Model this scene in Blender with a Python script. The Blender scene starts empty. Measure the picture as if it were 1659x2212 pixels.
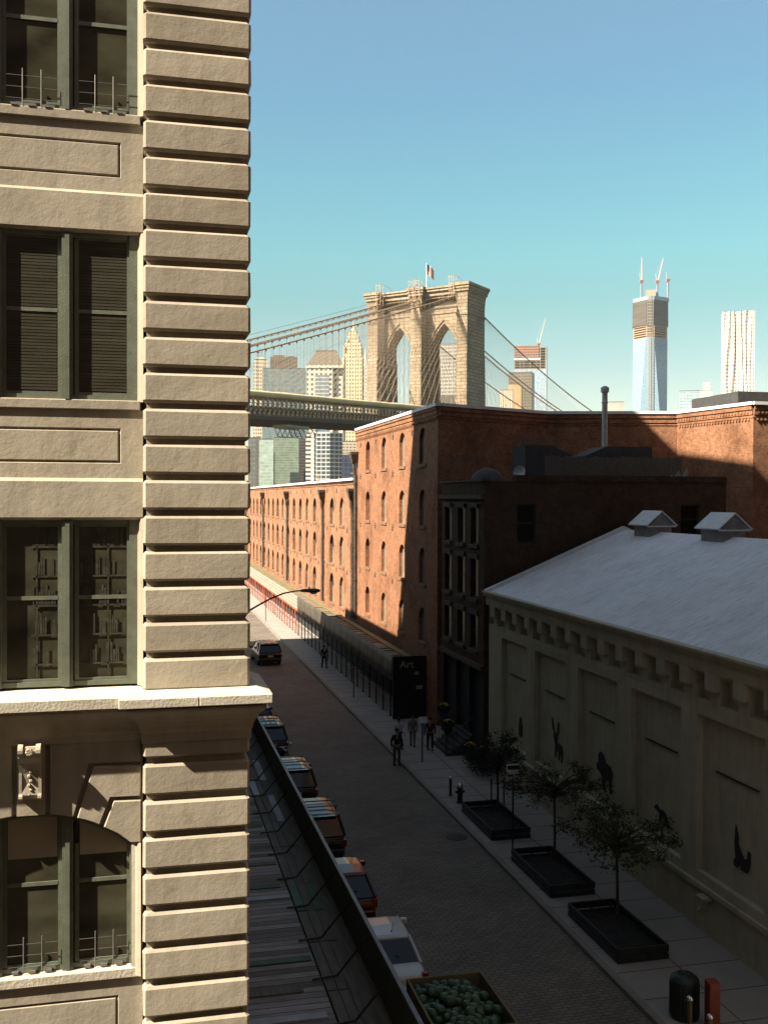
import bpy, math, random
from mathutils import Vector, Matrix
from mathutils.geometry import tessellate_polygon
R = math.radians
random.seed(7)
sc = bpy.context.scene
col = sc.collection

# ------------------------------------------------------------------ camera
cd = bpy.data.cameras.new('camera')
cam = bpy.data.objects.new('camera', cd); col.objects.link(cam)
sc.camera = cam
cd.sensor_fit = 'AUTO'; cd.sensor_width = 36.0; cd.lens = 2200.0 / 2212.0 * 36.0
cd.clip_start = 0.05; cd.clip_end = 20000
cam.matrix_world = (Matrix.Translation((0, 0, 13.2)) @ Matrix.Rotation(R(-13.4), 4, 'Z')
                    @ Matrix.Rotation(R(90 - 0.755), 4, 'X') @ Matrix.Rotation(R(0.2), 4, 'Z'))

# ------------------------------------------------------------------ light
EL = 43.5
SUN = Vector((-0.697, -0.2, 0.688)).normalized()      # towards the sun
w = bpy.data.worlds.new('World'); sc.world = w; w.use_nodes = True
nt = w.node_tree; nt.nodes.clear()
sky = nt.nodes.new('ShaderNodeTexSky'); sky.sky_type = 'NISHITA'; sky.sun_disc = False
sky.sun_elevation = R(EL); sky.sun_rotation = math.atan2(SUN.x, SUN.y)
sky.altitude = 0; sky.air_density = 1.0; sky.dust_density = 0.6; sky.ozone_density = 1.0
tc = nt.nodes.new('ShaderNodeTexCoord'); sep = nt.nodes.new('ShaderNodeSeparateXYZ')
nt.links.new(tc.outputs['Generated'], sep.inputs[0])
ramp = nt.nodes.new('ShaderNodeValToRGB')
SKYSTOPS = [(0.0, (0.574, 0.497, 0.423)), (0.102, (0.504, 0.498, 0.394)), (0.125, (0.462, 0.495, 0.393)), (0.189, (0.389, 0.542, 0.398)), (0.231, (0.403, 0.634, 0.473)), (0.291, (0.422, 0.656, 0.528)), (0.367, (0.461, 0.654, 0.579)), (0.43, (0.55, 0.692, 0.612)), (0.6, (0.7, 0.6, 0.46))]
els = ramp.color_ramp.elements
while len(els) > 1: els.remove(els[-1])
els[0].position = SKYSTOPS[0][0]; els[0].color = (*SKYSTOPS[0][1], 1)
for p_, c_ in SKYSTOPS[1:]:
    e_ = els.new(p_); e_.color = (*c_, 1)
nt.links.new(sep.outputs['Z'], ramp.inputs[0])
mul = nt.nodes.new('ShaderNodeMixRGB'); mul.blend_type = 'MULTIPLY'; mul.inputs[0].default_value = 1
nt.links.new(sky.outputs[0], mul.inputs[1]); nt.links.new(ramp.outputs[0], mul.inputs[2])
bg = nt.nodes.new('ShaderNodeBackground'); bg.inputs[1].default_value = 0.085
out = nt.nodes.new('ShaderNodeOutputWorld')
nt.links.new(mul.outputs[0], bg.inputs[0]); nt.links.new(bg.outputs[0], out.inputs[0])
sd = bpy.data.lights.new('sun', 'SUN'); sd.energy = 5.0; sd.angle = R(0.53); sd.color = (1.0, 0.88, 0.70)
so = bpy.data.objects.new('sun', sd); col.objects.link(so)
so.rotation_euler = SUN.to_track_quat('Z', 'Y').to_euler(); so.location = (-30, -30, 80)
sc.view_settings.view_transform = 'Standard'; sc.view_settings.look = 'None'
sc.view_settings.exposure = 1.8; sc.view_settings.gamma = 1.0
sc.view_settings.use_curve_mapping = False
HAZE = 0.00004
sc.cycles.max_bounces = 5; sc.cycles.diffuse_bounces = 3; sc.cycles.glossy_bounces = 3

# ------------------------------------------------------------------ materials
MATS = {}
def _new(name):
    m = bpy.data.materials.new(name); m.use_nodes = True
    t = m.node_tree; b = t.nodes['Principled BSDF']
    return m, t, b
def _noise(t, scale, detail=4, coord='Object', sc3=None, rough=0.5):
    c = t.nodes.new('ShaderNodeTexCoord'); n = t.nodes.new('ShaderNodeTexNoise')
    n.inputs['Scale'].default_value = scale; n.inputs['Detail'].default_value = detail; n.inputs['Roughness'].default_value = rough
    if sc3:
        mp = t.nodes.new('ShaderNodeMapping'); mp.inputs['Scale'].default_value = sc3
        t.links.new(c.outputs[coord], mp.inputs[0]); t.links.new(mp.outputs[0], n.inputs['Vector'])
    else: t.links.new(c.outputs[coord], n.inputs['Vector'])
    return n
def _ramp(t, src, stops):
    r = t.nodes.new('ShaderNodeValToRGB'); e = r.color_ramp.elements
    while len(e) > 1: e.remove(e[-1])
    e[0].position = stops[0][0]; e[0].color = (*stops[0][1], 1)
    for p, c in stops[1:]:
        x = e.new(p); x.color = (*c, 1)
    t.links.new(src, r.inputs[0]); return r
def _mix(t, a, b, f, mode='MIX'):
    m = t.nodes.new('ShaderNodeMixRGB'); m.blend_type = mode
    for k, v in ((0, f), (1, a), (2, b)):
        if hasattr(v, 'links') or hasattr(v, 'is_linked'): t.links.new(v, m.inputs[k])
        elif k == 0: m.inputs[0].default_value = v
        else: m.inputs[k].default_value = (*v, 1)
    return m.outputs[0]
def _bump(t, b, h, strength, dist, prev=None):
    n = t.nodes.new('ShaderNodeBump'); n.inputs['Strength'].default_value = strength; n.inputs['Distance'].default_value = dist
    t.links.new(h, n.inputs['Height'])
    if prev is not None: t.links.new(prev, n.inputs['Normal'])
    t.links.new(n.outputs[0], b.inputs['Normal']); return n.outputs[0]
def plain(name, c, rough=0.7, metal=0.0, var=0.25, vs=3.0, bump=0.0, bs=40.0, sc3=None, coat=0.0, spec=0.5):
    m, t, b = _new(name)
    n = _noise(t, vs, 5, sc3=sc3)
    r = _ramp(t, n.outputs['Fac'], [(0.25, tuple(x * (1 - var) for x in c)), (0.75, tuple(min(1, x * (1 + var)) for x in c))])
    t.links.new(r.outputs[0], b.inputs['Base Color'])
    b.inputs['Roughness'].default_value = rough; b.inputs['Metallic'].default_value = metal
    b.inputs['Coat Weight'].default_value = coat; b.inputs['Specular IOR Level'].default_value = spec
    if bump:
        n2 = _noise(t, bs, 4); _bump(t, b, n2.outputs['Fac'], bump, 0.02)
    MATS[name] = m; return m
def stucco(name, c):
    m, t, b = _new(name)
    n = _noise(t, 1.1, 6, rough=0.6)
    r = _ramp(t, n.outputs['Fac'], [(0.25, tuple(x * .84 for x in c)), (0.7, tuple(x * 1.1 for x in c))])
    # vertical streaks of weather
    n3 = _noise(t, 1.0, 4, sc3=(5, 5, .45))
    st = _ramp(t, n3.outputs['Fac'], [(0.35, (.8, .8, .8)), (0.55, (1, 1, 1))])
    o = _mix(t, r.outputs[0], st.outputs[0], 0.55, 'MULTIPLY')
    ge = t.nodes.new('ShaderNodeNewGeometry'); gr_ = _ramp(t, ge.outputs['Random Per Island'], [(0, (.90, .89, .87)), (.5, (1.0, 1.0, 1.0)), (1, (1.06, 1.05, 1.03))])
    o = _mix(t, o, gr_.outputs[0], 1.0, 'MULTIPLY')
    n8 = _noise(t, 3.2, 6, rough=.75); s8 = _ramp(t, n8.outputs['Fac'], [(.28, (.74, .72, .68)), (.42, (1, 1, 1))]); o = _mix(t, o, s8.outputs[0], .8, 'MULTIPLY')
    t.links.new(o, b.inputs['Base Color']); b.inputs['Roughness'].default_value = 0.95
    b.inputs['Specular IOR Level'].default_value = 0.15
    n2 = _noise(t, 17, 6, rough=0.65)
    p = _bump(t, b, n2.outputs['Fac'], 0.6, 0.007)
    v = t.nodes.new('ShaderNodeTexVoronoi'); v.inputs['Scale'].default_value = 5.5
    cc = t.nodes.new('ShaderNodeTexCoord'); t.links.new(cc.outputs['Object'], v.inputs['Vector'])
    pit = _ramp(t, v.outputs['Distance'], [(0.0, (0, 0, 0)), (0.07, (1, 1, 1))])
    p = _bump(t, b, pit.outputs[0], 0.35, 0.006, p)
    n4 = _noise(t, 5.0, 5); _bump(t, b, n4.outputs['Fac'], 0.4, 0.016, p)
    MATS[name] = m; return m
def brick(name, c1, c2, mortar, bw=0.23, bh=0.075, ms=0.012, stain=(0.5, 0.45, 0.4), pale=None, bump=0.6, vs=0.25):
    m, t, b = _new(name)
    uv = t.nodes.new('ShaderNodeTexCoord')
    br = t.nodes.new('ShaderNodeTexBrick')
    br.inputs['Scale'].default_value = 1; br.inputs['Brick Width'].default_value = bw; br.inputs['Row Height'].default_value = bh
    br.inputs['Mortar Size'].default_value = ms; br.inputs['Mortar Smooth'].default_value = 0.2; br.inputs['Bias'].default_value = 0.0
    br.inputs['Color1'].default_value = (*c1, 1); br.inputs['Color2'].default_value = (*c2, 1); br.inputs['Mortar'].default_value = (*mortar, 1)
    t.links.new(uv.outputs['UV'], br.inputs['Vector'])
    n = _noise(t, vs, 7, rough=0.65)
    st = _ramp(t, n.outputs['Fac'], [(0.3, stain), (0.52, (1, 1, 1)), (0.8, (1.12, 1.08, 1.02))])
    o = _mix(t, br.outputs['Color'], st.outputs[0], 1.0, 'MULTIPLY')
    nf = _noise(t, 2.3, 6, rough=0.7)
    fr = _ramp(t, nf.outputs['Fac'], [(0.35, (.66, .63, .60)), (0.65, (1.2, 1.17, 1.14))])
    o = _mix(t, o, fr.outputs[0], 0.8, 'MULTIPLY')
    if pale:
        n5 = _noise(t, 1.7, 5, rough=0.7); f5 = _ramp(t, n5.outputs['Fac'], [(0.60, (0, 0, 0)), (0.68, (.7, .7, .7))])
        o = _mix(t, o, pale, f5.outputs[0])
    ng = _noise(t, 9.0, 3, rough=.8); fg = _ramp(t, ng.outputs['Fac'], [(.36, (.62, .58, .55)), (.5, (1, 1, 1)), (.66, (1.22, 1.2, 1.18))]); o = _mix(t, o, fg.outputs[0], .85, 'MULTIPLY')
    t.links.new(o, b.inputs['Base Color']); b.inputs['Roughness'].default_value = 0.92
    b.inputs['Specular IOR Level'].default_value = 0.2
    p = _bump(t, b, br.outputs['Fac'], bump, -0.008)
    n2 = _noise(t, 30, 3); _bump(t, b, n2.outputs['Fac'], 0.4, 0.01, p)
    MATS[name] = m; return m
def grid(name, wall, glass, gw, gh, ww=0.55, off=0.0, rough=0.6, grough=0.25, sq=None, coord='UV'):
    # a curtain of windows: brick texture, bricks are panes and mortar is the wall between them
    m, t, b = _new(name)
    uv = t.nodes.new('ShaderNodeTexCoord'); sp = t.nodes.new('ShaderNodeSeparateXYZ'); t.links.new(uv.outputs['UV'], sp.inputs[0])
    def frac(sock, period, on):
        d = t.nodes.new('ShaderNodeMath'); d.operation = 'DIVIDE'; d.inputs[1].default_value = period; t.links.new(sock, d.inputs[0])
        f = t.nodes.new('ShaderNodeMath'); f.operation = 'FRACT'; t.links.new(d.outputs[0], f.inputs[0])
        l = t.nodes.new('ShaderNodeMath'); l.operation = 'LESS_THAN'; l.inputs[1].default_value = on; t.links.new(f.outputs[0], l.inputs[0])
        return l.outputs[0]
    a = frac(sp.outputs[0], gw, ww); c = frac(sp.outputs[1], gh, off if off else 0.5)
    mm = t.nodes.new('ShaderNodeMath'); mm.operation = 'MULTIPLY'; t.links.new(a, mm.inputs[0]); t.links.new(c, mm.inputs[1])
    n = _noise(t, 0.35, 4)
    gr = _ramp(t, n.outputs['Fac'], [(0.3, tuple(x * .7 for x in glass)), (0.7, tuple(x * 1.25 for x in glass))])
    n2 = _noise(t, 0.03, 4)
    wr = _ramp(t, n2.outputs['Fac'], [(0.3, tuple(x * .85 for x in wall)), (0.7, tuple(x * 1.1 for x in wall))])
    o = _mix(t, wr.outputs[0], gr.outputs[0], mm.outputs[0])
    t.links.new(o, b.inputs['Base Color'])
    rr = t.nodes.new('ShaderNodeMapRange'); rr.inputs['To Min'].default_value = rough; rr.inputs['To Max'].default_value = grough
    t.links.new(mm.outputs[0], rr.inputs[0]); t.links.new(rr.outputs[0], b.inputs['Roughness'])
    MATS[name] = m; return m

STU = stucco('stucco', (.335, .298, .236))
STU_G = stucco('grey_stucco', (.42, .395, .30))
LEDGE = plain('limestone', (.46, .42, .34), .9, var=.18, vs=2, bump=.4, bs=25)
FRAME = plain('window_paint', (.115, .13, .095), .5, var=.2, vs=6, bump=.2, bs=60)
FRAME_D = plain('dark_frame', (.02, .022, .018), .6)
def glassmat(name, c, rough=.08, spec=.5, var=.5, vs=1.2, sc3=None):
    m = plain(name, c, rough, var=var, vs=vs, sc3=sc3, spec=spec); return m
GLASS = glassmat('window_glass', (.042, .040, .026), .08, .45, .8, .9, (1.2, 1, 2.2))
GLASS_D = glassmat('dark_window_glass', (.010, .009, .007), .3, .12, .5)
BLIND = glassmat('blind_behind_glass', (.30, .26, .18), .25, .3, .15)
BRICK_W = brick('warehouse_brick', (.335, .147, .075), (.225, .098, .053), (.27, .185, .125), stain=(.55, .51, .46), vs=.35, bump=.9)
BRICK_W2 = brick('warehouse_brick_low', (.34, .158, .085), (.24, .11, .06), (.29, .20, .137), pale=(.5, .38, .27), stain=(.6, .56, .5), vs=.3, bump=.9)
BRICK_D = brick('dark_brick', (.10, .045, .02), (.075, .035, .017), (.07, .045, .028), stain=(.45, .42, .35), vs=.3)
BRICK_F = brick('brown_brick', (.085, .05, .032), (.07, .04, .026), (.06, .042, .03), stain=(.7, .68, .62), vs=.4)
SHUT_R = plain('shutter_rust', (.15, .055, .028), .8, var=.45, vs=2.5, bump=.3)
SHUT_G = plain('shutter_grey', (.19, .135, .095), .8, var=.2, vs=2.5)
DARKIN = plain('dark_opening', (.008, .007, .006), .9)
STONE = brick('tower_granite', (.345, .28, .205), (.26, .21, .15), (.17, .135, .095), bw=3.2, bh=1.05, ms=.12, stain=(.6, .57, .5), vs=.07, bump=1.0)
SILL = plain('sandstone_sill', (.17, .10, .06), .9, var=.2)
COPING = plain('white_coping', (.66, .65, .64), .6, var=.12)
LEADM = plain('lead_pipe', (.07, .06, .05), .55, .3, var=.5, vs=5)
ROOFM = None
def roofmat():
    m, t, b = _new('white_roof')
    n = _noise(t, .5, 6); n3 = _noise(t, 1.6, 6, sc3=(1, 5, 1), rough=.75)
    r = _ramp(t, n.outputs['Fac'], [(0.3, (.70, .70, .71)), (0.7, (.82, .82, .83))])
    r2 = _ramp(t, n3.outputs['Fac'], [(0.34, (.55, .55, .60)), (0.52, (1, 1, 1))])
    o = _mix(t, r.outputs[0], r2.outputs[0], .75, 'MULTIPLY')
    t.links.new(o, b.inputs['Base Color']); b.inputs['Roughness'].default_value = .75
    n2 = _noise(t, 5, 6, sc3=(1, 3, 1)); _bump(t, b, n2.outputs['Fac'], .6, .05)
    return m
ROOFM = roofmat()
ROOF_D = plain('tar_roof', (.045, .045, .045), .9)
def cobbles():
    m, t, b = _new('cobblestone')
    uv = t.nodes.new('ShaderNodeTexCoord')
    mp = t.nodes.new('ShaderNodeMapping'); mp.inputs['Rotation'].default_value = (0, 0, 0)
    nd = _noise(t, 1.5, 2, coord='UV')
    ad = _mix(t, uv.outputs['UV'], nd.outputs['Color'], .13, 'ADD')
    br = t.nodes.new('ShaderNodeTexBrick'); br.inputs['Scale'].default_value = 1
    br.inputs['Brick Width'].default_value = .30; br.inputs['Row Height'].default_value = .15; br.inputs['Mortar Size'].default_value = .018
    br.inputs['Mortar Smooth'].default_value = .5
    br.inputs['Color1'].default_value = (.21, .18, .15, 1); br.inputs['Color2'].default_value = (.16, .137, .114, 1); br.inputs['Mortar'].default_value = (.08, .068, .058, 1)
    t.links.new(ad, br.inputs['Vector'])
    n = _noise(t, .35, 6, rough=.65); st = _ramp(t, n.outputs['Fac'], [(.3, (.72, .72, .74)), (.65, (1.12, 1.1, 1.05))])
    o = _mix(t, br.outputs['Color'], st.outputs[0], 1, 'MULTIPLY')
    t.links.new(o, b.inputs['Base Color']); b.inputs['Roughness'].default_value = .8
    b.inputs['Specular IOR Level'].default_value = .3
    _bump(t, b, br.outputs['Fac'], .8, -.02)
    return m
COB = cobbles()
PAVE = plain('sidewalk_concrete', (.27, .24, .215), .9, var=.12, vs=.8, bump=.3, bs=30)
KERB = plain('granite_kerb', (.20, .18, .155), .85, var=.15, vs=2)
GROUND = plain('ground_dirt', (.05, .045, .037), .95, var=.2, vs=.02)
WATER = plain('river_water', (.02, .035, .04), .08, var=.1)
def planks():
    m, t, b = _new('plank_deck')
    uv = t.nodes.new('ShaderNodeTexCoord')
    br = t.nodes.new('ShaderNodeTexBrick'); br.inputs['Scale'].default_value = 1; br.inputs['Brick Width'].default_value = 2.9
    br.inputs['Row Height'].default_value = .235; br.inputs['Mortar Size'].default_value = .012; br.offset = .37
    br.inputs['Color1'].default_value = (.36, .33, .32, 1); br.inputs['Color2'].default_value = (.12, .10, .075, 1); br.inputs['Mortar'].default_value = (.006, .006, .004, 1)
    t.links.new(uv.outputs['UV'], br.inputs['Vector'])
    n = _noise(t, 2.0, 6, coord='UV', sc3=(.8, 9, 1), rough=.7); st = _ramp(t, n.outputs['Fac'], [(.3, (.5, .48, .42)), (.7, (1.35, 1.35, 1.4))])
    o = _mix(t, br.outputs['Color'], st.outputs[0], 1, 'MULTIPLY')
    t.links.new(o, b.inputs['Base Color']); b.inputs['Roughness'].default_value = .85
    return m
PLANK = planks()
WOOD = plain('board_wood', (.13, .112, .09), .85, var=.35, vs=2, sc3=(8, .6, 8))
WOODY = plain('yellow_board', (.16, .125, .06), .8, var=.25, vs=2)
GREENP = plain('green_hoarding', (.028, .032, .016), .7, var=.35, vs=1.5)
GREENB = plain('green_board', (.055, .10, .05), .7, var=.3)
GREYP = plain('pale_board', (.34, .35, .37), .7, var=.2)
TARP = plain('grey_tarp', (.06, .048, .035), .6, var=.45, vs=1.2, bump=.7, bs=3, sc3=(1, 1.5, .6))
TARPY = plain('olive_tarp', (.52, .42, .24), .7, var=.15, vs=.15, bump=.8, bs=.6)
PANELW = plain('pale_block_panel', (.30, .23, .18), .8, var=.3, vs=4)
REDP = plain('red_lead_paint', (.30, .06, .025), .6, var=.3)
STEEL = plain('brown_steel', (.17, .105, .055), .7, var=.35, vs=.5)
STEELD = plain('dark_steel', (.035, .028, .02), .7, var=.4, vs=.4)
STEELP = plain('pale_steel', (.40, .28, .18), .6, var=.25, vs=.5)
CABLE = plain('bridge_cable', (.30, .21, .13), .6, var=.15)
WIRE = plain('wire_rope', (.30, .23, .16), .6, var=.1)
BLACK = plain('black_metal', (.012, .012, .012), .5)
GALV = plain('galvanised_metal', (.16, .15, .145), .5, .4, var=.3, vs=4)
LAMPM = plain('lamp_grey', (.11, .105, .11), .5, .2, var=.2)
LENS = plain('lamp_lens', (.5, .47, .42), .2)
CHROME = plain('chrome', (.6, .6, .62), .2, .9)
def paint(name, c, rough=.25): return plain(name, c, rough, .1, var=.04, coat=.35, spec=.3)
CAR_K = paint('black_paint', (.010, .010, .011)); CAR_B = paint('blue_black_paint', (.012, .014, .022)); CAR_BR = paint('brown_paint', (.03, .022, .015))
CAR_R = paint('red_paint', (.075, .017, .009)); CAR_W = paint('white_paint', (.5, .52, .52), .35)
CARG = plain('car_glass', (.008, .009, .011), .06, var=.1)
TYRE = plain('tyre_rubber', (.012, .012, .012), .9)
TAIL = plain('tail_lamp', (.18, .012, .008), .25); PLATE = plain('number_plate', (.45, .38, .2), .5)
SKIN = plain('skin', (.35, .2, .13), .6, var=.05)
HAIR = plain('dark_hair', (.015, .01, .008), .7)
def cloth(n, c): return plain(n, c, .9, var=.12, vs=8)
C_BLACK = cloth('black_cloth', (.015, .015, .016)); C_OLIVE = cloth('olive_cloth', (.055, .05, .02)); C_WHITE = cloth('white_cloth', (.5, .5, .52)); C_GREY = cloth('grey_cloth', (.13, .12, .115)); C_NAVY = cloth('navy_cloth', (.015, .017, .028)); C_RED = cloth('maroon_cloth', (.06, .018, .016))
BARK = plain('tree_bark', (.05, .04, .028), .9, var=.3, vs=6, bump=.5)
LEAF = plain('leaf_green', (.030, .036, .014), .8, var=.5, vs=1.5, spec=.1)
LEAF2 = plain('leaf_dark_green', (.014, .019, .009), .8, var=.5, vs=1.5, spec=.1)
FLOWER = plain('yellow_flower', (.5, .36, .05), .7)
SOIL = plain('dark_soil', (.012, .010, .008), .95)
MELON = None
def melon():
    m, t, b = _new('melon_rind')
    c = t.nodes.new('ShaderNodeTexCoord'); wv = t.nodes.new('ShaderNodeTexWave'); wv.inputs['Scale'].default_value = 9; wv.inputs['Distortion'].default_value = 4
    t.links.new(c.outputs['Object'], wv.inputs['Vector'])
    r = _ramp(t, wv.outputs['Fac'], [(.3, (.02, .055, .022)), (.7, (.05, .115, .05))]); t.links.new(r.outputs[0], b.inputs['Base Color'])
    b.inputs['Roughness'].default_value = .4; return m
MELON = melon()
CONC = plain('concrete', (.26, .22, .17), .9, var=.15)

# ------------------------------------------------------------------ mesh builder
class MB:
    def __init__(s, M=None): s.v = []; s.f = []; s.mi = []; s.M = M; s.cur = 0
    def add(s, vs, fs):
        k = len(s.v)
        for p in vs:
            p = Vector(p)
            s.v.append(tuple(s.M @ p) if s.M else tuple(p))
        for f in fs: s.f.append(tuple(k + i for i in f)); s.mi.append(s.cur)
        return s
    def box(s, x0, x1, y0, y1, z0, z1):
        return s.add([(x0, y0, z0), (x1, y0, z0), (x1, y1, z0), (x0, y1, z0), (x0, y0, z1), (x1, y0, z1), (x1, y1, z1), (x0, y1, z1)],
                     [(3, 2, 1, 0), (4, 5, 6, 7), (0, 1, 5, 4), (1, 2, 6, 5), (2, 3, 7, 6), (3, 0, 4, 7)])
    def cbox(s, x0, x1, y0, y1, z0, z1, c, jit=0):
        # box with chamfered edges
        def rg(z, d): return [(x0 + d, y0 + d, z), (x1 - d, y0 + d, z), (x1 - d, y1 - d, z), (x0 + d, y1 - d, z)]
        j = lambda: random.uniform(-jit, jit)
        oct_ = lambda z, i: [(x0 + c + i, y0 + i, z), (x1 - c - i, y0 + i, z), (x1 - i, y0 + c + i, z), (x1 - i, y1 - c - i, z), (x1 - c - i, y1 - i, z), (x0 + c + i, y1 - i, z), (x0 + i, y1 - c - i, z), (x0 + i, y0 + c + i, z)]
        a = oct_(z0, c * .9); b = oct_(z0 + c, 0); d = oct_(z1 - c, 0); e = oct_(z1, c * .9)
        vs = [(p[0] + j(), p[1] + j(), p[2] + j()) for p in a + b + d + e]
        fs = [tuple(range(7, -1, -1)), tuple(range(24, 32))]
        for k in range(3):
            for i in range(8): fs.append((k * 8 + i, k * 8 + (i + 1) % 8, k * 8 + 8 + (i + 1) % 8, k * 8 + 8 + i))
        return s.add(vs, fs)
    def prism(s, pts, vec):
        # extrude a planar polygon (3D points) by vec
        n = len(pts); vec = Vector(vec)
        a = [Vector(p) for p in pts]; b = [p + vec for p in a]
        nrm = Vector((0, 0, 0))
        for i in range(n): nrm += a[i].cross(a[(i + 1) % n])
        if nrm.dot(vec) > 0: a.reverse(); b.reverse()
        s.add(a + b, [tuple(range(n)), tuple(range(2 * n - 1, n - 1, -1))] + [(i, n + i, n + (i + 1) % n, (i + 1) % n) for i in range(n)])
        return s
    def face(s, pts): return s.add(pts, [tuple(range(len(pts)))])
    def tube(s, p0, p1, r0, r1=None, n=6, cap=True):
        if r1 is None: r1 = r0
        p0 = Vector(p0); p1 = Vector(p1); d = (p1 - p0)
        if d.length < 1e-6: return s
        d.normalize(); a = d.orthogonal().normalized(); b = d.cross(a)
        vs = []
        for p, r in ((p0, r0), (p1, r1)):
            for i in range(n):
                t = 2 * math.pi * i / n; vs.append(p + (a * math.cos(t) + b * math.sin(t)) * r)
        fs = [(i, (i + 1) % n, n + (i + 1) % n, n + i) for i in range(n)]
        if cap: fs += [tuple(range(n - 1, -1, -1)), tuple(range(n, 2 * n))]
        return s.add(vs, fs)
    def path(s, pts, r, n=6):
        rs = r if isinstance(r, (list, tuple)) else [r] * len(pts)
        P = [Vector(p) for p in pts]; vs = []; fs = []
        up = None
        for k, p in enumerate(P):
            d = (P[min(k + 1, len(P) - 1)] - P[max(k - 1, 0)]).normalized()
            if up is None: up = d.orthogonal().normalized()
            a = (up - d * up.dot(d)).normalized(); up = a; b = d.cross(a)
            for i in range(n):
                t = 2 * math.pi * i / n; vs.append(p + (a * math.cos(t) + b * math.sin(t)) * rs[k])
        for k in range(len(P) - 1):
            for i in range(n): fs.append((k * n + i, k * n + (i + 1) % n, (k + 1) * n + (i + 1) % n, (k + 1) * n + i))
        m = (len(P) - 1) * n
        fs += [tuple(range(n - 1, -1, -1)), tuple(range(m, m + n))]
        return s.add(vs, fs)
    def lathe(s, prof, cx=0, cy=0, n=16, cap=True):
        vs = []; fs = []
        for r, z in prof:
            for i in range(n):
                t = 2 * math.pi * i / n; vs.append((cx + r * math.cos(t), cy + r * math.sin(t), z))
        for k in range(len(prof) - 1):
            for i in range(n): fs.append((k * n + i, k * n + (i + 1) % n, (k + 1) * n + (i + 1) % n, (k + 1) * n + i))
        if cap: fs += [tuple(range(n - 1, -1, -1)), tuple(range((len(prof) - 1) * n, len(prof) * n))]
        return s.add(vs, fs)
    def rings(s, rings_, cap=True, closed=True):
        n = len(rings_[0]); vs = [p for r in rings_ for p in r]; fs = []
        for k in range(len(rings_) - 1):
            for i in range(n if closed else n - 1): fs.append((k * n + i, k * n + (i + 1) % n, (k + 1) * n + (i + 1) % n, (k + 1) * n + i))
        if cap: fs += [tuple(range(n - 1, -1, -1)), tuple(range((len(rings_) - 1) * n, len(rings_) * n))]
        return s.add(vs, fs)
    def sphere(s, c, r, nu=10, nv=7, sx=1, sy=1, sz=1):
        prof = []
        vs = []; fs = []
        for k in range(nv + 1):
            ph = math.pi * k / nv
            for i in range(nu):
                t = 2 * math.pi * i / nu
                vs.append((c[0] + r * sx * math.sin(ph) * math.cos(t), c[1] + r * sy * math.sin(ph) * math.sin(t), c[2] - r * sz * math.cos(ph)))
        for k in range(nv):
            for i in range(nu): fs.append((k * nu + i, k * nu + (i + 1) % nu, (k + 1) * nu + (i + 1) % nu, (k + 1) * nu + i))
        return s.add(vs, fs)
    def build(s, name, mat, parent=None, smooth=False, bevel=0, uvrot=False, seg=2):
        me = bpy.data.meshes.new(name)
        me.from_pydata(s.v, [], s.f); me.update()
        mats = mat if isinstance(mat, (list, tuple)) else [mat]
        for m in mats: me.materials.append(m)
        if len(mats) > 1:
            for p, mi in zip(me.polygons, s.mi): p.material_index = mi
        uvl = me.uv_layers.new(name='UVMap').data
        for p in me.polygons:
            nz = p.normal
            if abs(nz.z) > .75:
                for li in p.loop_indices:
                    c = me.vertices[me.loops[li].vertex_index].co; uvl[li].uv = (c.x, c.y)
            else:
                tx, ty = -nz.y, nz.x; l = math.hypot(tx, ty) or 1; tx /= l; ty /= l
                for li in p.loop_indices:
                    c = me.vertices[me.loops[li].vertex_index].co; uvl[li].uv = (c.x * tx + c.y * ty, c.z)
            if smooth: p.use_smooth = True
        o = bpy.data.objects.new(name, me); col.objects.link(o)
        if parent: o.parent = parent
        if bevel:
            b = o.modifiers.new('bevel', 'BEVEL'); b.width = bevel; b.segments = seg; b.limit_method = 'ANGLE'; b.angle_limit = R(35)
        return o
def tag(o, label, cat, group=None, kind=None):
    o['label'] = label; o['category'] = cat
    if group: o['group'] = group
    if kind: o['kind'] = kind
    return o
def empty(name, loc=(0, 0, 0), rz=0, label=None, cat=None, group=None):
    o = bpy.data.objects.new(name, None); col.objects.link(o); o.location = loc; o.rotation_euler = (0, 0, rz)
    o.empty_display_size = .2
    if label: tag(o, label, cat, group)
    return o
def struct(o): o['kind'] = 'structure'; return o
KIDS = {}
def copy_tree(o, parent=None):
    c = o.copy(); col.objects.link(c)
    if parent is not None: c.parent = parent
    for ch in [x for x in bpy.data.objects if x.parent == o]: copy_tree(ch, c)
    return c
def text_mesh(txt, size, depth=.01, bold=0):
    cu = bpy.data.curves.new('lettering', 'FONT'); cu.body = txt; cu.size = size; cu.extrude = depth; cu.offset = bold
    cu.align_x = 'CENTER'; cu.align_y = 'CENTER'
    o = bpy.data.objects.new('lettering', cu); col.objects.link(o)
    dg = bpy.context.evaluated_depsgraph_get(); me = bpy.data.meshes.new_from_object(o.evaluated_get(dg))
    bpy.data.objects.remove(o); return me
def text_obj(name, txt, size, mat, M, parent=None, bold=0):
    me = text_mesh(txt, size, .006, bold); me.transform(M); me.materials.clear(); me.materials.append(mat)
    o = bpy.data.objects.new(name, me); col.objects.link(o)
    if parent: o.parent = parent
    return o

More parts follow.
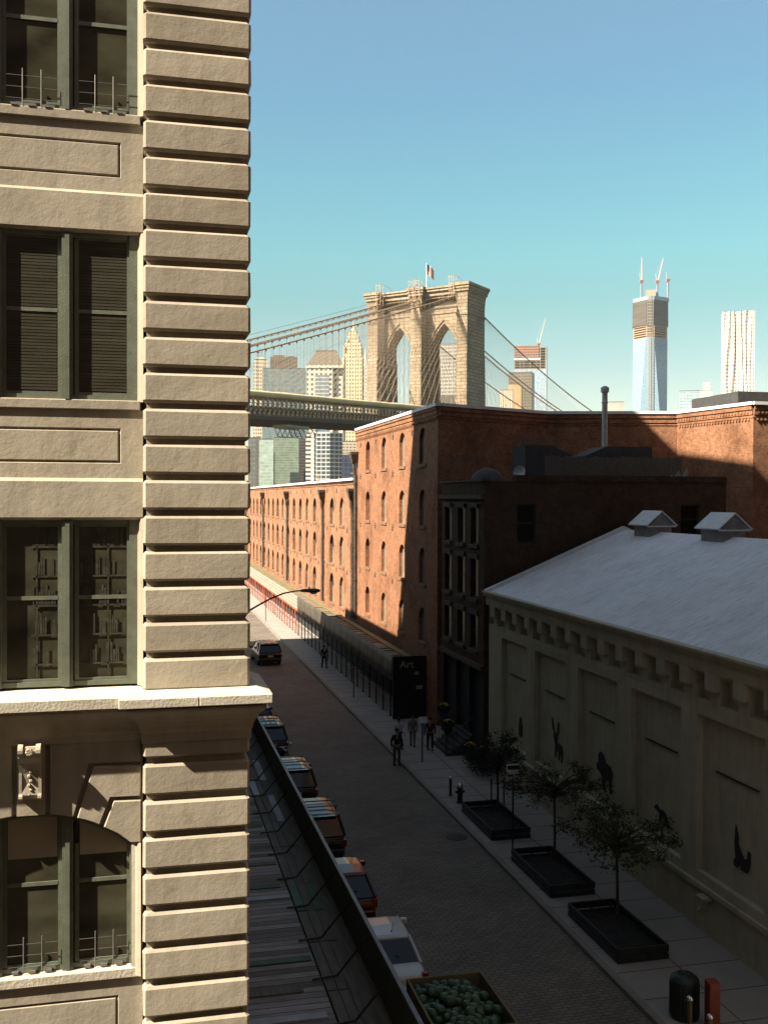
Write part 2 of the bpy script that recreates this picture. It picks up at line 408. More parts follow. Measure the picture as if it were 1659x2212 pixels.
# a wall on the plane P(u,z)=O+u*U, outward normal N, with shaped openings and reveals of a given depth
def wall(mb, O, U, N, us, zs, holes, depth, shape):
    O = Vector(O); U = Vector(U); N = Vector(N)
    P = lambda u, z, d=0: O + U * u + Vector((0, 0, z)) - N * d
    flip = U.cross(Vector((0, 0, 1))).dot(N) < 0
    for i in range(len(us) - 1):
        for j in range(len(zs) - 1):
            o = [(us[i], zs[j]), (us[i + 1], zs[j]), (us[i + 1], zs[j + 1]), (us[i], zs[j + 1])]
            h = holes(i, j)
            if not h:
                pts = [P(*q) for q in o]
                if flip: pts.reverse()
                mb.face(pts); continue
            hp = shape(*h)       # counter-clockwise loop (u,z)
            loops = [[Vector((a, b, 0)) for a, b in o], [Vector((a, b, 0)) for a, b in reversed(hp)]]
            flat = [q for l in loops for q in l]
            tris = tessellate_polygon(loops)
            vs = [P(q.x, q.y) for q in flat]; fs = []
            for t in tris:
                a, b, c = [flat[k] for k in t]
                ccw = (b - a).cross(c - a).z > 0
                t = tuple(t) if ccw else tuple(reversed(t))
                fs.append(tuple(reversed(t)) if flip else t)
            mb.add(vs, fs)
            n = len(hp)
            a = [P(*q) for q in hp]; b = [P(q[0], q[1], depth) for q in hp]
            fs = [(k, n + k, n + (k + 1) % n, (k + 1) % n) for k in range(n)]
            if flip: fs = [tuple(reversed(f)) for f in fs]
            mb.add(a + b, fs)
def arch_pts(u0, u1, z0, z1, rise, n=9):
    w_ = (u1 - u0) / 2; c = (u0 + u1) / 2
    rise = min(rise, w_); Rr = (w_ * w_ + rise * rise) / (2 * rise); cz = z1 - Rr
    a0 = math.asin(min(1, w_ / Rr)); pts = [(u0, z0), (u1, z0)]
    for k in range(n + 1):
        a = a0 - 2 * a0 * k / n; pts.append((c + Rr * math.sin(a), cz + Rr * math.cos(a)))
    return pts
def rect_pts(u0, u1, z0, z1, rise=0): return [(u0, z0), (u1, z0), (u1, z1), (u0, z1)]

# ================================================================== SETTING
g = MB(); g.face([(-6000, -6000, -.2), (6000, -6000, -.2), (6000, 9000, -.2), (-6000, 9000, -.2)])
struct(g.build('ground', GROUND))
g = MB(); g.face([(-3000, 262, -.19), (3000, 262, -.19), (3000, 610, -.19), (-3000, 610, -.19)])
struct(g.build('river', WATER))
g = MB(); g.face([(5.1, -30, -.13), (12.65, -30, -.13), (12.65, 240, -.13), (5.1, 240, -.13)])
g.face([(-60, .8, -.13), (5.1, .8, -.13), (5.1, 11.5, -.13), (-60, 11.5, -.13)])
struct(g.build('cobbled_road', COB))
g = MB(); g.box(12.86, 16.9, -30, 240, -.18, 0.0); struct(g.build('sidewalk_right', PAVE))
g = MB(); g.box(-60, 4.9, 11.7, 240, -.18, 0.0); struct(g.build('sidewalk_left', PAVE))
def kerb(x0, x1, ya, yb, name):
    g = MB(); y = ya
    while y < yb:
        l = random.uniform(1.7, 2.5); g.cbox(x0, x1, y, min(y + l - .012, yb), -.17, .012 + random.uniform(-.004, .004), .015); y += l
    struct(g.build(name, KERB))
kerb(12.65, 12.86, 18, 240, 'kerb_right'); kerb(4.9, 5.1, 11.7, 240, 'kerb_left')
# expansion joints of the sidewalk as shallow dark strips
g = MB()
y = 19.7
while y < 120: g.box(12.88, 16.7, y, y + .03, .001, .004); y += 1.55
g.box(14.75, 14.78, 19, 120, .001, .0045)
struct(g.build('sidewalk_joints', plain('joint_dirt', (.05, .045, .04), .95)))

# ================================================================== LOFT BUILDING (left)
LB = empty('loft_building', (1.5, 15.4, 0), 0, 'tan stucco loft building with grooved corner blocks, filling the left of the street', 'building')
def P(mb, name, mat, parent=None, **k):
    # part of the loft building, coordinates given in world space
    par = parent or LB
    off = par.location if par.parent is None else Vector((0, 0, 0))
    mb.v = [(x - off.x, y - off.y, z - off.z) for x, y, z in mb.v]
    return mb.build(name, mat, par, **k)
PIL = [(.026, 1.55), (-4.552, -3.028), (-9.13, -7.606)]
BAYC = [-1.501, -6.079]
m = MB(); m.box(-30, 1.47, 15.42, 53.6, -.1, 46.8); m.box(-30, -9.13, 15.18, 15.42, -.1, 46.8); P(m, 'wall', STU)
PITCHU = .5115
for (a, b) in PIL:
    m = MB(); m.box(a + .05, b - .07, 15.0, 15.42, 0, 9.84); m.box(a + .05, b - .07, 15.0, 15.42, 10.44, 46.3)
    zt = 10.893; zb = 10.44
    while zt < 46:
        dx = random.uniform(-.006, .006)
        m.cbox(a, b + (0 if b < 1 else 0), 14.90 + random.uniform(-.004, .004), 15.42 if b < 1 else 16.3, zb, zt, .038, .004)
        zb = zt + .088; zt += PITCHU
    zt = 9.375 + .534
    while zt > .3:
        m.cbox(a, b, 14.90 + random.uniform(-.004, .004), 15.42 if b < 1 else 16.3, max(0, zt - .444), min(zt, 9.84), .038, .004); zt -= .534
    P(m, 'corner_pilaster' if b > 1 else 'pilaster', STU)
# side face quoins of the corner end with plain wall; the side of the building gets openings
# belt cornice
LV = [(.02, 9.70), (.02, 9.83), (.035, 9.86), (.05, 9.93), (.06, 9.95), (.08, 10.0), (.13, 10.08), (.19, 10.14), (.22, 10.18), (.22, 10.21)]
def pil_cornice(a, b, yb):
    m = MB(); rs = []
    for d, z in LV: rs.append([(a - d, 14.9 - d, z), (b + d, 14.9 - d, z), (b + d, yb, z), (a - d, yb, z)])
    m.rings(rs); P(m, 'cornice_moulding', STU)
    m = MB()
    # lip slab, in three stones
    xs = [a - .33, a + .78, b + .30]
    for i in range(2): m.cbox(xs[i], xs[i + 1] - .006, 14.60, yb, 10.245, 10.385, .012)
    m.rings([[(a - .32, 14.61, 10.383), (b + .29, 14.61, 10.383), (b + .29, yb, 10.383), (a - .32, yb, 10.383)], [(a - .2, 14.86, 10.45), (b + .1, 14.86, 10.45), (b + .1, yb, 10.45), (a - .2, yb, 10.45)]])
    return m
for (a, b) in PIL:
    P(pil_cornice(a, b, 16.3 if b > 1 else 15.4), 'belt_cornice', LEDGE)
for c in BAYC:
    m = MB(); a, b = c - 1.36, c + 1.2
    pr = [(15.44, 9.72), (15.0, 9.72)] + [(15.0 - d, z) for d, z in LV[1:]] + [(15.0 - .22, 10.24), (15.44, 10.24)]
    m.prism([(c - 1.527, y, z) for y, z in pr], (3.054, 0, 0)); P(m, 'cornice_moulding', STU)
    m = MB(); pr = [(15.44, 10.245), (14.72, 10.245), (14.72, 10.385), (15.0, 10.46), (15.44, 10.47)]
    m.prism([(c - 1.527, y, z) for y, z in pr], (3.054, 0, 0))
    P(m, 'belt_cornice', LEDGE)
BASES = [10.5 + 4.1 * k for k in range(9)]
def groove_panel(m, x0, x1, z0, z1, Y, gx0, gx1, gz0, gz1, gw=.05, gd=.035):
    def rc(a, b, c, d, y): return [(a, y, c), (b, y, c), (b, y, d), (a, y, d)]
    R1 = rc(x0, x1, z0, z1, Y); R2 = rc(gx0, gx1, gz0, gz1, Y)
    R3 = rc(gx0 + gw / 2, gx1 - gw / 2, gz0 + gw / 2, gz1 - gw / 2, Y + gd); R4 = rc(gx0 + gw, gx1 - gw, gz0 + gw, gz1 - gw, Y)
    k = len(m.v)
    fs = []
    for q in range(3):
        for i in range(4): fs.append((q * 4 + i, q * 4 + (i + 1) % 4, q * 4 + 4 + (i + 1) % 4, q * 4 + 4 + i))
    fs.append((12, 13, 14, 15))
    m.add(R1 + R2 + R3 + R4, fs)
WINX = 1.363
def make_window(c, zb, zt, arch=False):
    # three-light sash window with timber mullions, seen from the street side (-Y)
    m = MB(); Yp = 15.245
    x0, x1 = c - 1.44, c + 1.44
    if arch:
        ri = .5; n = 16
        def top(x): Rr = (WINX * WINX + .25) / 1.0; return zt - Rr + math.sqrt(max(0, Rr * Rr - (x - c) ** 2))
    else:
        top = lambda x: zt
    # outer frame
    m.box(c + 1.335, c + 1.46, 15.19, 15.40, zb, top(c + 1.3)); m.box(c - 1.46, c - 1.335, 15.19, 15.40, zb, top(c - 1.3))
    m.box(c + 1.30, c + 1.335, 15.215, 15.40, zb, top(c + 1.3)); m.box(c - 1.335, c - 1.30, 15.215, 15.40, zb, top(c - 1.3))
    m.box(c - 1.46, c + 1.46, 15.205, 15.40, zb, zb + .07)
    if not arch: m.box(c - 1.3, c + 1.3, 15.20, 15.40, zt - .07, zt + .01)
    else:
        for k in range(n):
            xa = c - 1.36 + 2.72 * k / n; xb = c - 1.36 + 2.72 * (k + 1) / n
            m.prism([(xa, 15.2, top(xa) + .02), (xa, 15.2, top(xa) - .09), (xb, 15.2, top(xb) - .09), (xb, 15.2, top(xb) + .02)], (0, .15, 0))
    for mx in (c - .48, c + .48):
        m.box(mx - .075, mx + .075, 15.155, 15.40, zb, top(mx) - .02); m.box(mx - .03, mx + .03, 15.135, 15.155, zb, top(mx) - .05)
    zr = zb + (1.24 if not arch else 1.22)
    panes = []
    for k in (-1, 0, 1):
        pc = c + k * .96 + (0.02 * k); hw = .345
        a, b = pc - hw, pc + hw; tz = min(top(a), top(b)) - .1
        # sash stiles and rails
        m.box(a - .06, a, 15.225, 15.3, zb + .05, tz + .05); m.box(b, b + .06, 15.225, 15.3, zb + .05, tz + .05)
        m.box(a, b, 15.222, 15.3, zr, zr + .055); m.box(a, b, 15.225, 15.3, zb + .06, zb + .11)
        if not arch: m.box(a, b, 15.225, 15.3, tz, tz + .06)
        panes.append((a, b, tz))
    w_ = P(m, 'window', FRAME)
    for a, b, tz in panes:
        q = MB(); q.box(a, b, Yp, Yp + .02, zb + .08, zr + .02); q.box(a, b, Yp + .012 - .02, Yp + .03, zr + .02, (max(top(a), top(b)) - .03) if arch else tz + .02)
        P2(q, 'pane', GLASS, w_)
    if arch:
        q = MB()
        for a, b, tz in panes:
            pts = [(a + .01, Yp - .012, zr + .40), (b - .01, Yp - .012, zr + .40)]
            for k in range(6):
                x = b - .01 + (a - b + .02) * k / 5; pts.append((x, Yp - .012, top(x) - .08))
            q.prism(pts, (0, .01, 0))
        P2(q, 'blind', BLIND, w_)
    return w_
def P2(mb, name, mat, parent, **k):
    off = LB.location
    mb.v = [(x - off.x, y - off.y, z - off.z) for x, y, z in mb.v]
    return mb.build(name, mat, parent, **k)
win0 = None
for bi, c in enumerate(BAYC):
    m = MB()
    for i, zb in enumerate(BASES):
        zt = zb + 2.38
        # lintel band above, then spandrel with incised panel, then the next sill
        nz = zb + 4.1
        yl = 15.115
        m.prism([(c - 1.527, y, z) for y, z in [(15.42, zt), (15.17, zt), (15.15, zt + .03), (yl, zt + .04), (yl, zt + .55), (15.178, zt + .60), (15.42, zt + .60)]], (3.054, 0, 0))
        groove_panel(m, c - 1.527, c + 1.527, zt + .6, nz - .14, 15.178, c - 1.22, c + 1.22, zt + .81, zt + 1.32)
        # jambs beside the window, splayed
        for s in (-1, 1):
            m.prism([(c + s * 1.44, 15.30, zb - .02), (c + s * 1.45, 15.19, zb - .02), (c + s * 1.475, 15.17, zb - .02), (c + s * 1.48, 15.14, zb - .02), (c + s * 1.53, 15.09, zb - .02), (c + s * 1.53, 15.3, zb - .02)], (0, 0, zt - zb + .04))
    # below the belt: frieze, voussoirs, arched opening
    zc = 8.74; Rr = (WINX ** 2 + .25) / 1.0
    az = lambda x: zc - Rr + math.sqrt(max(0, Rr * Rr - x * x))
    ar = lambda a, b, n=6: [(a + (b - a) * k / n, az(a + (b - a) * k / n)) for k in range(n + 1)]
    V1 = [(.25, 9.79), (1.50, 9.79), (1.50, 9.42), (.79, 9.435)] + ar(.56, .25)
    V2 = [(1.50, 9.355), (.845, 9.37), (.62, az(.62))] + ar(.62, .92)[1:] + [(1.08, 8.935), (1.50, 8.92)]
    V3 = [(1.50, 8.85), (1.125, 8.86), (.985, az(.985))] + ar(.985, WINX)[1:] + [(1.50, 8.24)]
    for poly in (V1, V2, V3):
        for s in (1, -1):
            f = [(c + s * x, 15.03, z) for x, z in poly]
            # chamfered block: inset front
            cx_ = sum(p[0] for p in f) / len(f); cz_ = sum(p[2] for p in f) / len(f)
            ins = []
            for x, y, z in f:
                d = Vector((cx_ - x, 0, cz_ - z)); d = d.normalized() * .018; ins.append((x + d.x, 15.012, z + d.z))
            if s < 0: f.reverse(); ins.reverse()
            bk = [(x, 15.2, z) for x, y, z in f]
            m.rings([bk, f, ins]) if True else None
    # backing behind joints, with the arched soffit
    pts = [(c - 1.527, 9.9), (c - 1.527, 5.0)]
    for s0, s1 in ((-1.53, -WINX), (WINX, 1.53)):
        m.box(c + s0, c + s1, 15.085, 15.42, 6.2, 8.3)
    up = [(c + x, z) for x, z in ar(-WINX, WINX, 18)]
    for k in range(18):
        (xa, za), (xb, zb_) = up[k], up[k + 1]
        m.prism([(xa, 15.085, za), (xb, 15.085, zb_), (xb, 15.085, 9.9), (xa, 15.085, 9.9)], (0, .33, 0))
    m.box(c - 1.53, c - WINX, 15.085, 15.42, 8.3, 9.9); m.box(c + WINX, c + 1.53, 15.085, 15.42, 8.3, 9.9)
    for s in (1, -1):
        m.prism([(c + s * 1.37, 15.16, 6.3), (c + s * 1.38, 15.07, 6.3), (c + s * 1.42, 15.06, 6.3), (c + s * 1.45, 15.03, 6.3), (c + s * 1.50, 15.0, 6.3), (c + s * 1.50, 15.16, 6.3)], (0, 0, 1.93))
    m.box(c - 1.53, c + 1.53, 15.3, 15.42, 0, 6.4)
    groove_panel(m, c - 1.527, c + 1.527, 5.0, 6.27, 15.10, c - 1.19, c + 1.19, 5.2, 6.02)
    m.box(c - 1.53, c + 1.53, 15.05, 15.42, 0, 5.0)
    P(m, 'bay_wall', STU)
    m = MB(); m.cbox(c - 1.5, c + 1.5, 15.055, 15.42, 6.27, 6.42, .015); P(m, 'sill', LEDGE)
    for zb in BASES[1:]:
        m = MB(); m.cbox(c - 1.51, c + 1.49, 15.14, 15.42, zb - .14, zb, .012); P(m, 'sill', STU)
    # keystone console
    m = MB(); m.box(c - .19, c + .19, 15.0, 15.2, az(.19), 9.79)
    m.prism([(c - .15, y, z) for y, z in [(15.0, 9.74), (14.80, 9.74), (14.78, 9.60), (14.86, 9.50), (14.90, 9.35), (14.915, 9.2), (14.89, 9.05), (14.93, 8.98), (15.0, 8.97)]], (.30, 0, 0))
    for s in (-1, 1): m.tube((c + s * .085, 14.83, 9.69), (c + s * .15, 14.83, 9.69), .085, .09, 12); m.tube((c + s * .10, 14.905, 9.02), (c + s * .15, 14.905, 9.02), .05, .05, 10)
    for k in range(9):
        a = k * 2.4; m.sphere((c + .03 * math.cos(a) * (k > 0), 14.765, 9.68 + .035 * math.sin(a) * (k > 0)), .024, 6, 5)
    for k in range(6): m.sphere((c + .012 * (-1) ** k, 14.90, 9.38 - .065 * k), .032 - .002 * k, 6, 5)
    m.box(c - .15, c - .11, 14.895, 15.0, 9.05, 9.55); m.box(c + .11, c + .15, 14.895, 15.0, 9.05, 9.55)
    P(m, 'keystone', STU)
    wa = make_window(c, 6.43, 8.74, True)
    for i, zb in enumerate(BASES):
        if win0 is None: win0 = make_window(c, zb, zb + 2.38)
        else:
            q = copy_tree(win0); q.parent = LB; q.location = (c - BAYC[0], 0, zb - BASES[0])
# what shows behind the glass: slatted blinds on the middle floor, bookshelves on the floor above the belt
BL2 = glassmat('slatted_blind', (.050, .047, .034), .25, .3, .35, 1.0, (1, 1, 12))
SHELF = glassmat('shelf_edge', (.10, .092, .07), .3, .3, .3)
c = BAYC[0]
for k in (0, 1):
    pc = c + k * .98; a, b = pc - .335, pc + .335
    for z0_, z1_ in ((14.6 + .13, 14.6 + 1.22), (14.6 + 1.31, 14.6 + 2.27)):
        m = MB(); z = z0_
        while z < z1_ - .03: m.box(a, b, 15.222, 15.231, z, z + .034); z += .045
        P(m, 'blind', BL2)
    m = MB()
    for j in range(5): m.box(a if k else a + .32, b, 15.226, 15.231, 10.5 + .3 + .42 * j, 10.5 + .325 + .42 * j)
    m.box(pc + .05, pc + .07, 15.226, 15.2312, 10.65, 12.7)
    random.seed(40 + k)
    for j in range(5):
        x = (a if k else a + .33) + .01
        while x < b - .04:
            h = random.uniform(.16, .3); w_ = random.uniform(.015, .035)
            if random.random() < .6: m.box(x, x + w_, 15.2285, 15.2308, 10.5 + .33 + .42 * j, 10.5 + .33 + .42 * j + h)
            x += w_ + .008
    P(m, 'bookshelf', plain('book_spines_%d' % k, (.048, .045, .034), .35, var=.5, vs=14, spec=.3))
# window guards (pigeon rails) in the lowest and topmost lights
def guard(c, zb):
    m = MB()
    for k in (0, 1):
        pc = c + k * .98 + .0
        a, b = pc - .335, pc + .34
        for z in (.10, .26, .42): m.tube((a, 15.15, zb + z), (b, 15.15, zb + z), .004, n=4)
        for x in (a + .22, a + .47): m.tube((x, 15.145, zb + .0), (x, 15.145, zb + .52), .009, n=5)
        for x in (a + .1, a + .33, a + .55): m.box(x - .04, x + .05, 15.13, 15.2, zb - .0, zb + .035)
    P(m, 'window_guard', GALV)
guard(BAYC[0], BASES[2]); guard(BAYC[0], 6.44)
# side towards the street: plain openings
sw = None
for j in range(8):
    for i in range(6):
        y = 20 + i * 5.4; z = 6.5 + 4.1 * j + (0 if j == 0 else 0)
        if sw is None:
            m = MB(); m.box(1.46, 1.50, y - 1.0, y + 1.0, z, z + 2.4); m.box(1.50, 1.515, y - .05, y + .05, z, z + 2.4); m.box(1.50, 1.515, y - 1, y + 1, z + 1.2, z + 1.26); m.box(1.46, 1.60, y - 1.1, y + 1.1, z - .15, z - .01)
            sw = P(m, 'side_window', FRAME); bz = (y, z)
            q = MB(); q.box(1.503, 1.508, y - .95, y - .06, z + .05, z + 1.18); q.box(1.503, 1.508, y + .06, y + .95, z + .05, z + 1.18); q.box(1.503, 1.508, y - .95, y - .06, z + 1.28, z + 2.35); q.box(1.503, 1.508, y + .06, y + .95, z + 1.28, z + 2.35)
            P2(q, 'pane', GLASS, sw)
        else:
            q = copy_tree(sw); q.parent = LB; q.location = (0, y - bz[0], z - bz[1])
m = MB(); m.box(-30.3, 1.7, 14.6, 53.7, 46.3, 46.8); P(m, 'roof_cornice', LEDGE)

# neighbours on the left side of the street, hidden by the loft from here; they shade the far street
m = MB(); m.box(-18, 1.5, 53.75, 79.6, -.1, 19.0); o = m.build('brick_building', BRICK_D); tag(o, 'five storey brick building behind the tan loft, on the left of the street', 'building')
m = MB(); m.box(-18, 1.5, 79.62, 90.4, -.1, 15.6); o = m.build('brick_building', BRICK_D); tag(o, 'lower brick building beyond the five storey one, on the left of the street', 'building')
# unseen building of the viewpoint, height and pale stucco set for fill and bounce
m = MB(); m.box(-26, 2.2, -14, -.7, -.1, 31); o = m.build('corner_building', STU); tag(o, 'unseen pale building across the side street, with the window the view is taken from', 'building')

for (x0, x1, y0, y1, h, lb) in ((17.5, 60, -45, 12, 52, 'unseen tall block added on the right behind the viewpoint to cut sky light'), (-90, -27, -60, -.7, 48, 'unseen block added along the side street behind the viewpoint to cut sky light'), (-26, 60, -90, -46, 60, 'unseen tall block added across the rear of the viewpoint to cut sky light'), (62.2, 110, -40, 70, 50, 'unseen block added beyond the grey shed, outside the view, to cut sky light')):  # unseen blocks added to hide low sky and darken the shaded walls
    m = MB(); m.box(x0, x1, y0, y1, -.1, h); m.box(x0 - .3, x1 + .3, y0 - .3, y1 + .3, h, h + .4); o = m.build('brick_building', BRICK_D); tag(o, lb, 'building')

# ================================================================== HOARDED SIDEWALK BRIDGE (left)
SBL = empty('sidewalk_bridge', (4.9, 15, 0), 0, 'plank covered sidewalk bridge with dark green parapet along the tan building', 'scaffold')
def PP(mb, name, mat, par, **k):
    off = par.location
    mb.v = [(x - off.x, y - off.y, z - off.z) for x, y, z in mb.v]
    return mb.build(name, mat, par, **k)
m = MB(); m.box(1.62, 3.75, 13.0, 58, 2.78, 2.9)
o = PP(m, 'plank_deck', PLANK, SBL)
m = MB(); y = 13.0; random.seed(3)
mats_ = [WOOD, GREENB, GREYP]
while y < 58:
    l = random.choice((1.8, 2.4, 3.0))
    for k, x in enumerate((3.79, 4.02, 4.25)):
        m.cur = 0 if random.random() < .9 else random.choice((1, 2))
        m.box(x, x + .215, y + random.uniform(0, .05), y + l - .02, 2.79, 2.905 + random.uniform(0, .02))
    y += l
for yy, x0, x1, c_ in ((22.3, 1.9, 3.7, 1), (19.75, 1.62, 3.6, 2), (20.9, 1.7, 3.3, 0), (25.95, 1.62, 2.5, 1), (25.95, 2.5, 3.73, 2), (26.7, 1.8, 3.6, 1), (31.8, 1.62, 3.7, 1), (33.1, 1.62, 3.7, 1), (15.5, 1.7, 3.7, 0), (28.4, 1.7, 3.7, 0)):
    m.cur = c_; m.box(x0, x1, yy, yy + .24, 2.885, 2.925)
m.cur = 0; m.box(4.47, 4.8, 13.0, 58, 2.79, 2.9)
PP(m, 'loose_boards', mats_, SBL)
m = MB(); m.box(4.80, 4.85, 13.0, 58, 2.75, 3.86); m.box(4.80, 4.85, 13.0, 58, 2.3, 2.74)
PP(m, 'parapet', GREENP, SBL)
m = MB(); m.box(4.785, 4.87, 13.0, 58, 3.863, 3.9); PP(m, 'parapet_cap', GALV, SBL)
y = 15.5; m = MB(); m.path([(4.78, y, 3.75), (4.1, y + .05, 2.95), (3.55, y - .02, 2.945)], .024, 6); br0 = PP(m, 'brace', BLACK, SBL)
while y < 56:
    y += 1.95; q = br0.copy(); col.objects.link(q); q.location = (0, y - 15.5, 0)
for i in range(16):
    y = 13.5 + 2.9 * i
    m = MB(); m.tube((4.6, y, 0), (4.6, y, 2.75), .05, n=8); m.tube((1.8, y, 0), (1.8, y, 2.75), .05, n=8); m.box(1.7, 4.78, y - .06, y + .06, 2.55, 2.75)
    PP(m, 'post', BLACK, SBL)

# ================================================================== BRICK WAREHOUSES
def warehouse(root, y0, y1, zt, cols, rows, ww, brickm, shut_of, name_cols, rise=.6, zbase=-.1, x=16.7, prefix=''):
    off = root.location
    # wall of cells along +Y facing -X
    us = [y0]; 
    for i, c in enumerate(cols):
        if i: us.append((cols[i - 1] + c) / 2)
    us.append(y1)
    rws = sorted(rows); zs = [zbase]
    for i, r_ in enumerate(rws):
        if i: zs.append((rws[i - 1][1] + r_[0]) / 2)
    zs.append(zt)
    m = MB()
    wall(m, (x, 0, 0), (0, 1, 0), (-1, 0, 0), us, zs, lambda i, j: (cols[i] - ww / 2, cols[i] + ww / 2, rws[j][0], rws[j][1], rise), .34, arch_pts)
    return m, rws
EW = empty('brick_warehouse', (16.7, 68, 0), 0, 'tall orange brick warehouse with arched shuttered windows and white coping', 'building')
T_COLS = [60.0, 65.0, 70.15, 75.4]; T_ROWS = [(15.35, 17.55), (11.55, 13.75), (8.0, 10.2), (4.45, 6.55)]
m, rws = warehouse(EW, 56.7, 79.6, 17.95, T_COLS, T_ROWS, 1.5, BRICK_W, None, None)
# stepped corbel cornice
def corbel(m, x, ya, yb, z0, ln=True):
    m.box(x - .05, x + .3, ya, yb, z0, z0 + .16); m.box(x - .10, x + .3, ya, yb, z0 + .16, z0 + .42); m.box(x - .16, x + .3, ya, yb, z0 + .42, z0 + .60)
    y = ya + .1
    while y < yb - .2: m.box(x - .12, x + .2, y, y + .22, z0 - .14, z0 - .002); y += .46
corbel(m, 16.7, 56.7, 79.6, 17.95)
poly = [(16.7, 56.7), (24.9, 60.3), (32.7, 58.0), (33.6, 51.2), (62, 52.5)]
for i in range(len(poly) - 1):
    (xa, ya), (xb, yb) = poly[i], poly[i + 1]
    m.face([(xa, ya, -.1), (xb, yb, -.1), (xb, yb, 18.56), (xa, ya, 18.56)])
    d = Vector((xb - xa, yb - ya, 0)); L = d.length; d.normalize(); nn = Vector((d.y, -d.x, 0))
    for k, (z0, z1, o_) in enumerate(((17.85, 18.02, .04), (18.02, 18.3, .09), (18.3, 18.55, .15))):
        a = Vector((xa, ya, 0)); b = Vector((xb, yb, 0))
        m.prism([a + Vector((0, 0, z0)), b + Vector((0, 0, z0)), b + Vector((0, 0, z1)), a + Vector((0, 0, z1))], nn * o_)
    t = .2
    if i >= 2:
        while t < L - .3:
            p = Vector((xa, ya, 0)) + d * t; q = p + d * .12
            for zz, oo in ((17.70, .05), (18.10, .11)): m.prism([p + Vector((0, 0, zz)), q + Vector((0, 0, zz)), q + Vector((0, 0, zz + .13)), p + Vector((0, 0, zz + .13))], nn * (oo + .02))
            t += .26
m.face([(16.7, 79.6, 14), (62, 79.6, 14), (62, 79.6, 18.56), (16.7, 79.6, 18.56)])
PP(m, 'wall', BRICK_W, EW)
m = MB(); m.face([(p[0], p[1], 18.5) for p in poly] + [(62, 79.6, 18.5), (16.7, 79.6, 18.5)]); PP(m, 'roof', ROOF_D, EW)
m = MB(); m.box(16.48, 17.0, 56.5, 79.75, 18.56, 18.74)
for i in range(len(poly) - 1):
    (xa, ya), (xb, yb) = poly[i], poly[i + 1]
    d = Vector((xb - xa, yb - ya, 0)).normalized(); nn = Vector((d.y, -d.x, 0)); a = Vector((xa, ya, 18.562 + .003 * i)) + nn * .22 - d * .1; b = Vector((xb, yb, 18.562 + .003 * i)) + nn * .22 + d * .1
    m.prism([a, b, b - nn * .5, a - nn * .5], (0, 0, .18))
m.box(16.48, 62, 79.3, 79.75, 18.565, 18.745)
PP(m, 'coping', COPING, EW)
m = MB(); m.box(39.5, 48, 62, 68, 18.5, 20.6); PP(m, 'penthouse', ROOF_D, EW)

def shuttered(parent, y, z0, z1, ww, kind, rise=.6, x=16.7):
    off = parent.location; m = MB()
    pts = arch_pts(y - ww / 2, y + ww / 2, z0, z1, rise, 8)
    # brick-red: timber frame with half shutters; grey: closed iron shutters
    m.cur = 0 if kind == 'r' else 1
    d = .22 if kind == 'g' else .27
    m.prism([(x + d, a, b) for a, b in pts], (.04, 0, 0))
    m.cur = 1 if kind == 'g' else 0
    if kind == 'g':
        m.box(x + d - .012, x + d - .001, y - .02, y + .02, z0, z1 - .05); m.box(x + d - .02, x + d - .002, y - ww * .4, y + ww * .4, z0 + .45, z0 + .5)
    if kind == 'h':
        m.cur = 3; m.prism([(x + .235, a, b) for a, b in arch_pts(y - ww / 2 + .05, y + ww / 2 - .05, z0 + (z1 - z0) * .55, z1 - .05, rise, 8)], (.01, 0, 0))
        m.cur = 0; m.box(x + .18, x + .23, y - ww * .42, y + ww * .42, z0 + (z1 - z0) * .5, z0 + (z1 - z0) * .5 + .06)
        m.box(x + .19, x + .25, y - ww * .42, y - ww * .36, z0, z1 - .3)
    m.cur = 2; m.box(x - .07, x + .26, y - ww / 2 - .12, y + ww / 2 + .12, z0 - .20, z0 - .02)
    return PP(m, 'window', [SHUT_R, SHUT_G, SILL, DARKIN], parent)
random.seed(11)
protos = {}
def place_win(parent, y, z0, z1, ww, kind, rise):
    key = (parent.name, kind, round(z1 - z0, 2))
    if key not in protos:
        o = shuttered(parent, y, z0, z1, ww, kind, rise); protos[key] = (o, y, z0); return o
    o, y_, z_ = protos[key]; q = o.copy(); col.objects.link(q); q.location = (0, y - y_, z0 - z_); return q
for i, c in enumerate(T_COLS):
    for (z0, z1) in T_ROWS: place_win(EW, c, z0, z1, 1.5, 'r' if i == 3 else ('g' if i in (1, 2) else 'g'), .6)
def star(parent, y, z, x=16.7):
    m = MB(); pts = []
    for k in range(10):
        a = math.pi / 2 + k * math.pi / 5; r = .26 if k % 2 == 0 else .09; pts.append((x - .03, y + r * math.cos(a), z + r * math.sin(a)))
    m.prism(pts, (.028, 0, 0)); return PP(m, 'anchor_plate', LEADM, parent)
s0 = star(EW, 67.5, 14.9)
for y in (62.5, 67.5, 72.8, 78):
    for z in (18.3 - .9, 14.9, 11.2, 7.6):
        if (y, z) != (67.5, 14.9): q = s0.copy(); col.objects.link(q); q.location = (0, y - 67.5, z - 14.9)
